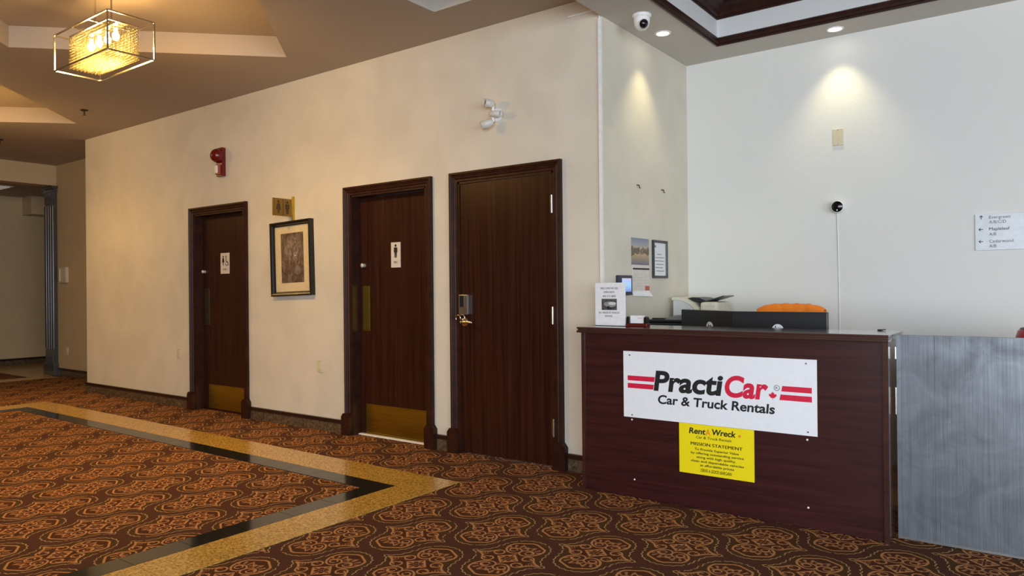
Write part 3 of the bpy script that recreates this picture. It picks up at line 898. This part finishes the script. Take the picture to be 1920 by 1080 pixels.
def crystal():
    m, nt, b = new_mat('crystal_beads')
    out = nt.nodes['Material Output']
    tr_ = nt.nodes.new('ShaderNodeBsdfTransparent'); tl = nt.nodes.new('ShaderNodeBsdfTranslucent'); gl = nt.nodes.new('ShaderNodeBsdfGlossy'); df = nt.nodes.new('ShaderNodeBsdfDiffuse')
    tl.inputs[0].default_value = (.085, .074, .036, 1); df.inputs[0].default_value = (.085, .074, .036, 1); gl.inputs[0].default_value = (.35, .31, .22, 1); gl.inputs[1].default_value = .12
    tr_.inputs[0].default_value = (1, .97, .9, 1)
    a = nt.nodes.new('ShaderNodeMixShader'); a.inputs[0].default_value = .5; nt.links.new(tl.outputs[0], a.inputs[1]); nt.links.new(df.outputs[0], a.inputs[2])
    c = nt.nodes.new('ShaderNodeMixShader'); c.inputs[0].default_value = .25; nt.links.new(a.outputs[0], c.inputs[1]); nt.links.new(gl.outputs[0], c.inputs[2])
    d = nt.nodes.new('ShaderNodeMixShader'); d.inputs[0].default_value = .55; nt.links.new(c.outputs[0], d.inputs[1]); nt.links.new(tr_.outputs[0], d.inputs[2])
    nt.links.new(d.outputs[0], out.inputs[0])
    return m


CRYSTAL = crystal()
BULB = emit('warm_bulb', (1.0, .80, .50), 14.0)
CH_E = 36.0
CH_D = 225.0
ch = chandelier(-5.345, 2.432, 'rectangular chandelier of crystal beads in a chrome box frame')
copy_tree(ch, (-9.395, 2.432, 2.895), 'second crystal chandelier hanging in the further ceiling recess')

# ------------------------------------------------------------------ reception counter
ct = root('reception_counter', (-1.57, 4.28, 0), 'dark mahogany laminate reception counter carrying the car rental signs', 'counter')
part('front_panel', MB().box(-2.452, -.700, 4.100, 4.122, .004, 1.016), COUNT, ct)
part('side_panel', MB().box(-2.474, -2.452, 4.092, 4.46, 0, 1.016), EDGE, ct)
part('side_panel', MB().box(-.700, -.674, 4.080, 4.46, 0, 1.016), EDGE, ct)
part('counter_top', MB().box(-2.492, -.666, 4.064, 4.478, 1.041, 1.053, .003).box(-2.486, -.672, 4.070, 4.472, 1.030, 1.042).box(-2.492, -.666, 4.062, 4.478, 1.016, 1.031, .003), EDGE, ct)
part('back_panel', MB().box(-2.452, -.70, 4.44, 4.455, .0, 1.016), COUNT, ct)
for sx_, sz_ in ((-2.103, .114), (-1.071, .114), (-2.117, .484), (-1.073, .478)):
    part('screw_cap', MB().cyl((sx_, 4.098, sz_), (sx_, 4.101, sz_), .0055, n=10), WHITEP, ct)

sg = root('rental_sign', (-1.595, 4.099, .5), 'white PractiCar car and truck rentals sign board on the counter front', 'sign')
part('board', MB().box(-2.170, -1.020, 4.094, 4.099, .500, .909), SIGNW, sg)
mp = FY(4.0934)
part('lettering', text('Practi', -1.965, -1.545, .681, .112, mp, .034, .14), INK, sg)
part('lettering', text('Car', -1.530, -1.285, .679, .112, mp, .036, .14), REDINK, sg)
part('lettering', text('Car & Truck Rentals', -1.940, -1.243, .601, .050, mp, .026, .10), INK, sg)
for p0, p1, nm in (((-2.141, .728), (-1.956, .758), 0), ((-2.141, .681), (-1.963, .711), 0), ((-1.206, .728), (-1.046, .758), 1), ((-1.216, .680), (-1.046, .711), 1)):
    sh = .006
    q = [mp(p0[0] + (sh * 0 if nm == 0 else 0), p0[1]), mp(p1[0] - (sh if nm == 0 else 0), p0[1]), mp(p1[0], p1[1]), mp(p0[0] + (sh if nm else 0), p1[1])]
    part('stripe', MB().add(q, [(0, 1, 2, 3)]), REDINK, sg)
mb = MB(); ring2(mb, -1.230, .745, .0135, .0160, mp); text('R', -1.2365, -1.2235, .738, .014, mp, .0, 0, mb); part('registered_mark', mb, INK, sg)


def maple(mb, cx, cz, s, mp):
    half = [(0, 1.0), (.16, .66), (.36, .76), (.28, .30), (.52, .52), (.60, .36), (.92, .42), (.80, .12), (.95, .02), (.42, -.38), (.48, -.56), (.05, -.50), (.05, -.95)]
    poly = half + [(-x, y) for x, y in reversed(half) if x > 0]
    poly = [(cx + x * s, cz + y * s) for x, y in poly]
    tri = tessellate_polygon([[Vector((*p, 0)) for p in poly]])
    mb.add([mp(*p) for p in poly], [tuple(t) for t in tri])
    return mb


part('maple_leaf', maple(MB(), -1.252, .700, .024, mp), REDINK, sg)
for sx_, sz_ in ((-2.126, .885), (-1.074, .887), (-2.112, .515), (-1.067, .520)):
    part('screw', MB().cyl((sx_, 4.0915, sz_), (sx_, 4.095, sz_), .0050, n=10), STEEL, sg)

yg = root('mission_sign', (-1.58, 4.099, .2), 'yellow Rent A Wreck mission statement notice below the white sign', 'sign')
part('sheet', MB().box(-1.804, -1.358, 4.0955, 4.0992, .206, .4985), YELLOW, yg)
mp = FY(4.0950)
part('lettering', text('Rent', -1.742, -1.642, .443, .032, mp, .028, .14), INK, yg)
part('lettering', text('A', -1.640, -1.610, .440, .034, mp, .02, .0), ORINK, yg)
part('lettering', text('Wreck', -1.606, -1.462, .446, .032, mp, .028, .14), INK, yg)
part('maple_leaf', maple(MB(), -1.440, .455, .010, mp), ORINK, yg)
for tx, x0, x1, zb, cp, bo, sh in (('Car & Truck Rentals', -1.700, -1.488, .4165, .0145, .01, .2), ('MISSION STATEMENT', -1.731, -1.424, .3755, .0175, .05, 0), ('To Provide Superior Value', -1.708, -1.445, .3475, .0125, .02, 0), ('by offering outstanding service', -1.731, -1.416, .3245, .0125, .02, 0), ('along with high quality,', -1.697, -1.463, .3015, .0125, .02, 0), ('clean and dependable vehicles', -1.731, -1.417, .278, .0125, .02, 0), ('at affordable prices', -1.676, -1.473, .2555, .0125, .02, 0), ('DRIVE A GOOD BARGAIN', -1.672, -1.490, .2235, .0185, .03, .18)):
    part('lettering', text(tx, x0, x1, zb, cp, mp, bo, sh), INK, yg)

# gate flap
gt = root('gate_panel', (-.3, 4.21, 0), 'brushed grey metal gate flap hinged to the counter end', 'gate')
part('panel_board', MB().box(-.656, -.4865, 4.200, 4.232, .012, 1.047), GATEM, gt)
part('panel_board', MB().box(-.4855, .32, 4.200, 4.232, .012, 1.047), GATEM, gt)
for z0, z1 in ((.925, .985), (.640, .778)):
    part('hinge', MB().cyl((-.660, 4.196, z0), (-.660, 4.196, z1), .0055, n=10), CHROME, gt)
part('bottom_rail', MB().box(-.655, .32, 4.197, 4.235, .006, .016), STEEL, gt)

# ------------------------------------------------------------------ things on the counter top
CT = 1.053
wsn = root('welcome_stand', (-2.347, 4.25, CT), 'white welcome notice in a clear stand at the left end of the counter', 'sign')
part('stand', MB().box(-2.459, -2.235, 4.252, 4.256, CT, 1.337).box(-2.459, -2.235, 4.252, 4.312, CT, CT + .003), plain('clear_acrylic', (.75, .77, .78), .1), wsn)
part('notice', MB().box(-2.457, -2.237, 4.2492, 4.252, CT + .004, 1.335), PAPER, wsn)
mp = FY(4.2486)
for tx, x0, x1, zb in (('WELCOME WE ARE', -2.418, -2.286, 1.2945), ('OPEN NOW', -2.394, -2.311, 1.2695), ('403 273 6800', -2.400, -2.303, 1.2430), ('ALL KINDS OF VEHICLES', -2.431, -2.276, 1.1345), ('RENTING', -2.383, -2.328, 1.1120)):
    part('lettering', text(tx, x0, x1, zb, .0125, mp, .012), GREYINK, wsn)


def car_photo():
    m, nt, b = new_mat('car_photo')
    tc = nt.nodes.new('ShaderNodeTexCoord'); sep = nt.nodes.new('ShaderNodeSeparateXYZ'); nt.links.new(tc.outputs['Object'], sep.inputs[0])
    x = X(nt, sep.outputs[0]); z = X(nt, sep.outputs[2]) - .142
    n = X(nt, noise(nt, tc.outputs['Object'], 60, 3))
    base = ramp(nt, n.v, [(.35, (.012, .012, .012)), (.65, (.10, .10, .10))])
    sky = z.gt(.026)
    car = dist(x * .62 + z * .25, z * 1.5, .0, .0).lt(.028)
    hood = dist(x * .7, z * 1.9, .012, .012).lt(.020)
    wh = dist(x, z, -.012, -.022).lt(.011)
    c = mixc(nt, sky * .8, base, (.10, .10, .10)); c = mixc(nt, car * .8, c, (.30, .30, .30)); c = mixc(nt, hood * .9, c, (.62, .62, .62)); c = mixc(nt, wh, c, (.008, .008, .008))
    nt.links.new(c, b.inputs['Base Color']); setp(b, rough=.6)
    return m


part('photo', MB().box(-2.409, -2.296, 4.2484, 4.2493, 1.158, 1.232), car_photo(), wsn)

cd = root('card_holder', (-2.150, 4.26, CT), 'dark cherry wood business card holder on the counter top', 'card holder')
part('base', MB().box(-2.226, -2.077, 4.235, 4.285, CT, CT + .022, .004), plain('cherry_wood', (.10, .010, .008), .25), cd)
for xa, xb in ((-2.226, -2.204), (-2.100, -2.078)):
    poly = [(xa, CT + .02), (xb, CT + .02), (xb - (.004 if xa > -2.15 else 0), CT + .058), ((xa + xb) / 2, CT + .066), (xa + (.004 if xa < -2.15 else 0), CT + .058)]
    part('cheek', MB().prism(poly, lambda x, z: (x, 4.240, z), lambda x, z: (x, 4.280, z)), BLACKF, cd)
part('back_rest', MB().box(-2.206, -2.098, 4.272, 4.280, CT + .02, CT + .045), BLACKF, cd)
bc = root('business_cards', (-2.152, 4.262, CT + .023), 'stack of white business cards in the wooden holder', 'cards')
for k in range(5):
    part('card', MB().box(-2.202, -2.102, 4.254 + k * .0022, 4.2558 + k * .0022, CT + .0225, CT + .070 + .001 * (k % 2)), PAPER, bc)
part('lettering', text('PractiCar', -2.148, -2.118, CT + .052, .006, FY(4.2536), .01), REDINK, bc)
tcl = root('binder_clip', (-.765, 4.44, CT), 'tiny black clip lying on the right end of the counter top', 'clip')
part('body', MB().box(-.784, -.760, 4.425, 4.450, CT, CT + .009, .002), BLACKP, tcl)
part('lever', MB().tube([(-.760, 4.43, CT + .005), (-.745, 4.437, CT + .007), (-.760, 4.445, CT + .005)], .003, 6), BLACKP, tcl)

# ------------------------------------------------------------------ behind the counter
dk = root('desk', (-1.5, 4.75, 0), 'plain brown staff desk behind the reception counter carrying the two monitors', 'desk')
part('desk_top', MB().box(-2.42, -.72, 4.485, 4.93, .715, .742, .003), WOODD, dk)
for x in (-2.42, -.745): part('leg_panel', MB().box(x, x + .025, 4.49, 4.92, 0, .715), WOODD, dk)
cb = root('printer_cabinet', (-2.2, 5.4, 0), 'low printer cabinet against the nook side wall', 'cabinet')
part('body', MB().box(-2.485, -1.98, 4.96, 5.87, 0, .83), WOODD, cb)
part('top', MB().box(-2.488, -1.97, 4.955, 5.88, .83, .852, .003), WOODD, cb)


def monitor(name, cx, cy, w, rz, label, lx, ztop):
    m_ = root(name, (cx, cy, .742), label, 'monitor', rz=rz)
    zt = ztop - .742
    part('housing', MB().box(-w / 2, w / 2, 0, .030, .075, zt, .006), BLACKP, m_)
    part('bulge', MB().box(-w * .32, w * .32, -.014, .001, .10, zt - .16, .006), BLACKP, m_)
    part('neck', MB().box(-.03, .03, -.015, .012, .012, .20, .003), BLACKP, m_)
    part('foot', MB().box(-.11, .11, -.09, .10, 0, .014, .004), BLACKP, m_)
    lo = MB(); ring2(lo, lx, zt - .112, .0, .036, FY(-.0008), n=28)
    d_ = part('logo_disc', lo, SIGNW, m_)
    part('logo_letters', text('hp', lx - .024, lx + .016, zt - .122, .034, FY(-.0014), .02, .25), INK, m_)
    return m_


monitor('monitor', -1.372, 4.600, .580, 0, 'wide black computer monitor seen from behind on the right, logo centred', .0, 1.1465)
monitor('monitor', -1.905, 4.775, .545, R(-30.5), 'angled black computer monitor seen from behind on the left', .045, 1.146)

# black flatbed printer
bp = root('flatbed_printer', (-2.26, 5.16, .852), 'black flatbed printer left of the monitors', 'printer')
part('body', MB().box(-2.455, -2.03, 4.99, 5.36, .852, 1.045, .012), BLACKP, bp)
part('lid', MB().box(-2.450, -2.035, 4.995, 5.355, 1.047, 1.066, .008), BLACKP, bp)
ppk = root('paper_pile', (-2.20, 5.16, 1.066), 'grey folded papers lying on the black printer lid', 'papers')
for k in range(3):
    part('sheet', MB().box(-2.33 + .03 * k, -2.08, 5.06 + .01 * k, 5.26, 1.066 + .010 * k, 1.0755 + .010 * k), plain('grey_paper', (.22, .22, .20), .7), ppk)
solo('pen', MB().cyl((-2.42, 5.03, 1.0715), (-2.33, 5.045, 1.0715), .0055, n=10).cyl((-2.33, 5.045, 1.0715), (-2.318, 5.047, 1.0715), .0055, .001, n=10), BLACKP, 'black pen lying on the black printer lid', 'pen')

# beige laser printer, side on
lp = root('laser_printer', (-2.26, 5.62, .852), 'beige laser printer with curved lid in the nook corner', 'printer')
Yf, Yb = 5.45, 5.80
side = [(-2.445, .852), (-2.445, 1.212), (-2.40, 1.214), (-2.34, 1.200), (-2.29, 1.172), (-2.255, 1.135), (-2.248, 1.10), (-2.248, .852)]
part('side_panel', MB().prism(side, lambda x, z: (x, Yf + .012, z), lambda x, z: (x, Yb, z)), GREYP, lp)
arc = [(-2.452, 1.224), (-2.40, 1.227), (-2.335, 1.213), (-2.28, 1.183), (-2.240, 1.140), (-2.232, 1.10), (-2.232, .852)]
arc2 = [(-2.255, .852), (-2.255, 1.098), (-2.262, 1.128), (-2.295, 1.163), (-2.345, 1.190), (-2.40, 1.203), (-2.452, 1.202)]
part('curved_cover', MB().prism(arc + arc2, lambda x, z: (x, Yf, z), lambda x, z: (x, Yb + .005, z)), BEIGEP, lp)
part('front_body', MB().box(-2.232, -2.085, Yf + .03, Yb - .01, .852, 1.188, .025), BEIGEP, lp)
part('front_door', MB().box(-2.218, -2.105, Yf + .022, Yf + .032, .90, 1.135, .004), BEIGEP, lp)
part('output_tray', MB().prism([(-2.345, 1.215), (-2.300, 1.224), (-2.24, 1.218), (-2.175, 1.190), (-2.24, 1.185), (-2.29, 1.195)], lambda x, z: (x, Yf + .05, z), lambda x, z: (x, Yb - .05, z)), BLACKP, lp)
part('paper_support', MB().prism([(-2.225, 1.180), (-2.215, 1.190), (-2.055, 1.236), (-2.050, 1.229)], lambda x, z: (x, Yf + .06, z), lambda x, z: (x, Yb - .06, z)), plain('smoked_plastic', (.05, .05, .055), .3), lp)

# office chair with the orange vest over its back
oc = root('office_chair', (-1.52, 5.22, 0), 'black office chair behind the monitors', 'chair')
part('seat', MB().box(-1.76, -1.28, 5.00, 5.42, .44, .52, .03), BLACKP, oc)
part('backrest', MB().box(-1.745, -1.305, 5.405, 5.455, .60, 1.145, .022), BLACKP, oc)
part('back_post', MB().box(-1.55, -1.50, 5.44, 5.475, .42, .80, .006).box(-1.55, -1.50, 5.20, 5.475, .405, .44, .006), BLACKP, oc)
part('gas_lift', MB().cyl((-1.525, 5.22, .09), (-1.525, 5.22, .44), .025), STEEL, oc)
for k in range(5):
    q = k * 2 * math.pi / 5 + .3; ex, ey = -1.525 + .27 * math.cos(q), 5.22 + .27 * math.sin(q)
    lg = part('base_leg', MB().cyl((-1.525, 5.22, .11), (ex, ey, .075), .020, .014, n=10), BLACKP, oc)
    part('caster', MB().cyl((ex - .012, ey, .028), (ex + .012, ey, .028), .028, n=14).cyl((ex, ey, .028), (ex, ey, .08), .008, n=8), BLACKP, lg)
bm = bmesh.new()
N, M = 22, 10
vs = []
for i in range(N + 1):
    u = i / N; x = -1.757 + .464 * u
    crown = (1 - abs(2 * u - 1) ** 4)
    for j in range(M + 1):
        v = j / M
        ang = math.pi * (v - .5) * 1.0
        if v < .3: y, z = 5.388, 1.140 - (.3 - v) * .75
        elif v > .7: y, z = 5.472, 1.140 - (v - .7) * .75
        else:
            t = (v - .3) / .4 * math.pi; y, z = 5.430 - .042 * math.cos(t), 1.140 + .036 * math.sin(t) * (.35 + .65 * crown)
        w = .004 * math.sin(i * 1.7 + j * .9) + .003 * math.sin(i * 3.1)
        vs.append((x, y - (w if v < .5 else -w), z + w * .6 - .012 * (1 - crown)))
fs = [(i * (M + 1) + j, (i + 1) * (M + 1) + j, (i + 1) * (M + 1) + j + 1, i * (M + 1) + j + 1) for i in range(N) for j in range(M)]
bm.free()
ov = solo('safety_vest', MB().add(vs, fs, True), ORANGE, 'bright orange vest draped over the office chair behind the monitor', 'vest')
sol = ov.modifiers.new('thickness', 'SOLIDIFY'); sol.thickness = .006; sol.offset = 0

# red rounded container at the right edge
sc_ = root('side_cabinet', (.0, 5.3, 0), 'low cabinet behind the gate flap', 'cabinet')
part('body', MB().box(-.22, .45, 5.02, 5.60, 0, .86), WOODD, sc_)
part('top', MB().box(-.23, .46, 5.01, 5.61, .86, .88, .003), WOODD, sc_)
rc = root('red_container', (-.055, 5.2, .88), 'rounded glossy red container peeking above the gate flap', 'container')
part('body', MB().lathe([(0, 0), (.125, 0), (.132, .02), (.132, .115), (.122, .150), (.105, .164)], (-.055, 5.2, .88), (0, 0, 1), 32), REDOBJ, rc)
part('rim', MB().lathe([(.112, .158), (.108, .168), (.09, .172), (0, .172)], (-.055, 5.2, .88), (0, 0, 1), 32), plain('dark_red_rim', (.06, .008, .008), .4), rc)

# ------------------------------------------------------------------ nook side wall items
ca = root('wall_calendar', (X3, 5.0, 1.23), 'wall calendar with lake sunset picture on the nook side wall', 'calendar')


def sunset():
    m, nt, b = new_mat('sunset_print')
    tc = nt.nodes.new('ShaderNodeTexCoord'); sep = nt.nodes.new('ShaderNodeSeparateXYZ'); nt.links.new(tc.outputs['Object'], sep.inputs[0])
    y = X(nt, sep.outputs[1]); z = X(nt, sep.outputs[2]) - .345
    n = X(nt, noise(nt, tc.outputs['Object'], 45, 4))
    g = ramp(nt, (z * 4.6 + .5).v, [(.02, (.10, .12, .17)), (.30, (.38, .27, .16)), (.45, (.60, .38, .16)), (.56, (.62, .42, .20)), (.72, (.33, .33, .36)), (.98, (.16, .20, .28))])
    tr_ = (z.abs() + (n - .5) * .10 - (y * .12).abs()).lt(.014)
    c = mixc(nt, tr_ * .85, g, (.035, .032, .030))
    nt.links.new(c, b.inputs['Base Color']); setp(b, rough=.35)
    return m


part('picture_page', MB().box(X3 + .001, X3 + .006, 4.855, 5.135, 1.474, 1.673), sunset(), ca)
part('date_page', MB().box(X3 + .001, X3 + .004, 4.862, 5.140, 1.280, 1.474), plain('calendar_paper', (.70, .64, .58), .7), ca)
part('loose_sheet', MB().add([(X3 + .002, 4.862, 1.280), (X3 + .002, 5.140, 1.280), (X3 + .03, 5.150, 1.235), (X3 + .008, 4.862, 1.243)], [(0, 1, 2, 3)]), PAPER, ca)
mb = MB()
for k in range(16): mb.box(X3 + .004, X3 + .010, 4.872 + k * .0168, 4.880 + k * .0168, 1.438, 1.450)
part('binding', mb, BLACKP, ca)
mb = MB()
for i in range(8): mb.box(X3 + .004, X3 + .0043, 4.880 + i * .034, 4.8812 + i * .034, 1.292, 1.405)
for j in range(6): mb.box(X3 + .004, X3 + .0043, 4.880, 5.118, 1.292 + j * .0226, 1.2930 + j * .0226)
part('grid_lines', mb, plain('pale_grey_ink', (.42, .38, .35), .7), ca)
part('red_note', MB().box(X3 + .004, X3 + .006, 5.068, 5.138, 1.282, 1.316), plain('red_note', (.48, .12, .08), .6), ca)

ce_ = root('certificate_frame', (X3, 5.33, 1.375), 'narrow grey framed certificate right of the calendar', 'picture')
part('frame', MB().ring(5.196, 5.452, 1.377, 1.672, [(0, 0), (0, .018), (.016, .018), (.020, .006)], lambda y, z, l: (X3 + l, y, z)), plain('charcoal_frame', (.035, .038, .042), .4), ce_)
part('sheet', MB().box(X3 + .001, X3 + .006, 5.214, 5.434, 1.395, 1.654), PAPER, ce_)
mb = MB()
for k, (ya, yb) in enumerate(((5.28, 5.36), (5.25, 5.40), (5.24, 5.40), (5.26, 5.39), (5.25, 5.38), (5.26, 5.40))):
    mb.box(X3 + .006, X3 + .0063, ya, yb, 1.56 - k * .026, 1.566 - k * .026)
mb.box(X3 + .006, X3 + .0063, 5.23, 5.262, 1.615, 1.632)
part('printed_lines', mb, plain('faint_print', (.25, .23, .25), .7), ce_)

tm = root('wall_terminal', (X3, 4.71, 1.25), 'small dark wall terminal with lit screen beside the calendar', 'terminal')
part('housing', MB().box(X3, X3 + .028, 4.612, 4.816, 1.250, 1.393, .006), plain('navy_plastic', (.018, .022, .045), .4), tm)


def screen():
    m, nt, b = new_mat('lit_screen')
    tc = nt.nodes.new('ShaderNodeTexCoord'); sep = nt.nodes.new('ShaderNodeSeparateXYZ'); nt.links.new(tc.outputs['Object'], sep.inputs[0])
    c = ramp(nt, ((X(nt, sep.outputs[2]) - .03) * 9).v, [(.0, (.20, .30, .75)), (.35, (.35, .65, 1.0)), (.7, (.45, .60, .95)), (.85, (.75, .45, .60)), (1, (.60, .50, .75))])
    nt.links.new(c, b.inputs['Emission Color']); b.inputs['Emission Strength'].default_value = .75; b.inputs['Base Color'].default_value = (.02, .02, .03, 1); setp(b, rough=.15)
    return m


part('screen', MB().box(X3 + .0275, X3 + .0290, 4.655, 4.795, 1.275, 1.372), screen(), tm)
for yy, zz, lb in ((4.955, 2.07, 'small wall hook above the calendar'), (5.38, 2.078, 'small wall hook above the framed certificate')):
    h_ = root('wall_hook', (X3, yy, zz - .03), lb, 'hook', 'small hooks on the nook side wall')
    part('hook', MB().tube([(X3, yy, zz), (X3 + .02, yy, zz - .004), (X3 + .022, yy, zz - .022), (X3 + .030, yy, zz - .026)], .0045, 6), plain('bronze_hook', (.10, .08, .05), .4, .8), h_)

# ------------------------------------------------------------------ nook back wall items
device('blank_plate', -1.337, -1.261, 2.358, 2.484, Y2, CREAMP, 'cream blank cover plate high on the white wall', 'cover plate', hole=False)
wc = root('wall_camera', (-1.297, Y2, 1.85), 'small round white and black security camera on the white wall', 'camera')
wo = Vector((-1.297, Y2, 1.897)); wd_ = Vector((.02, -1, -.06)).normalized()
part('bracket', MB().cyl((-1.297, Y2, 1.90), (-1.297, Y2 - .035, 1.90), .024).lathe([(0, -.008), (.035, -.008), (.038, 0)], (-1.297, Y2, 1.90), (0, 1, 0)), WHITEP, wc)
part('body', MB().lathe([(0, .022), (.030, .022), (.044, .034), (.047, .050), (.045, .068), (.040, .072)], wo, wd_, 28), WHITEP, wc)
part('face', MB().lathe([(.0405, .071), (.036, .0745), (0, .076)], wo, wd_, 28), plain('camera_black_glass', (.004, .004, .005), .12), wc)
part('indicator', MB().cyl(wo + wd_ * .0745 + Vector((0, 0, -.026)), wo + wd_ * .0775 + Vector((0, 0, -.026)), .005, n=10), SIGNW, wc)
solo('camera_cable', MB().tube([(-1.306, Y2 - .018, 1.862), (-1.308, Y2 - .008, 1.80), (-1.303, Y2 - .006, 1.40), (-1.299, Y2 - .006, .30)], .0038, 6), WHITEP, 'thin white cable running down the wall from the round camera', 'cable')

ds = root('direction_sign', (-.2, Y2, 1.53), 'pale room direction sign listing Evergreen, Mapleleaf and Cedarwood', 'sign')
part('plate', MB().box(-.432, .14, Y2 - .012, Y2, 1.533, 1.779, .003), plain('silver_sign_plate', (.66, .69, .74), .28), ds)
mp = FY(Y2 - .0128)
for tx, x0, x1, zb in (('Evergreen', -.351, -.232, 1.7455), ('A/B/C/D', -.351, -.255, 1.7130), ('Mapleleaf', -.351, -.236, 1.6670), ('A/B', -.351, -.311, 1.6315), ('Cedarwood', -.351, -.216, 1.5840), ('A/B', -.351, -.311, 1.5515)):
    part('lettering', text(tx, x0, x1, zb, .0195, mp, .004), GREYINK, ds)


def arrow(cx_, cz_, up):
    mb = MB(); s_ = .0115
    def T(a, b): return (cx_ + a, cz_ + b) if up else (cx_ - b, cz_ + a)
    seg(mb, T(0, -s_), T(0, s_), .0042, mp); seg(mb, T(0, s_ + .001), T(-s_ * .85, s_ * .15), .0042, mp); seg(mb, T(0, s_ + .001), T(s_ * .85, s_ * .15), .0042, mp)
    return mb


part('arrow', arrow(-.396, 1.756, True), INK, ds)
part('arrow', arrow(-.397, 1.675, False), INK, ds)
part('arrow', arrow(-.397, 1.593, False), INK, ds)
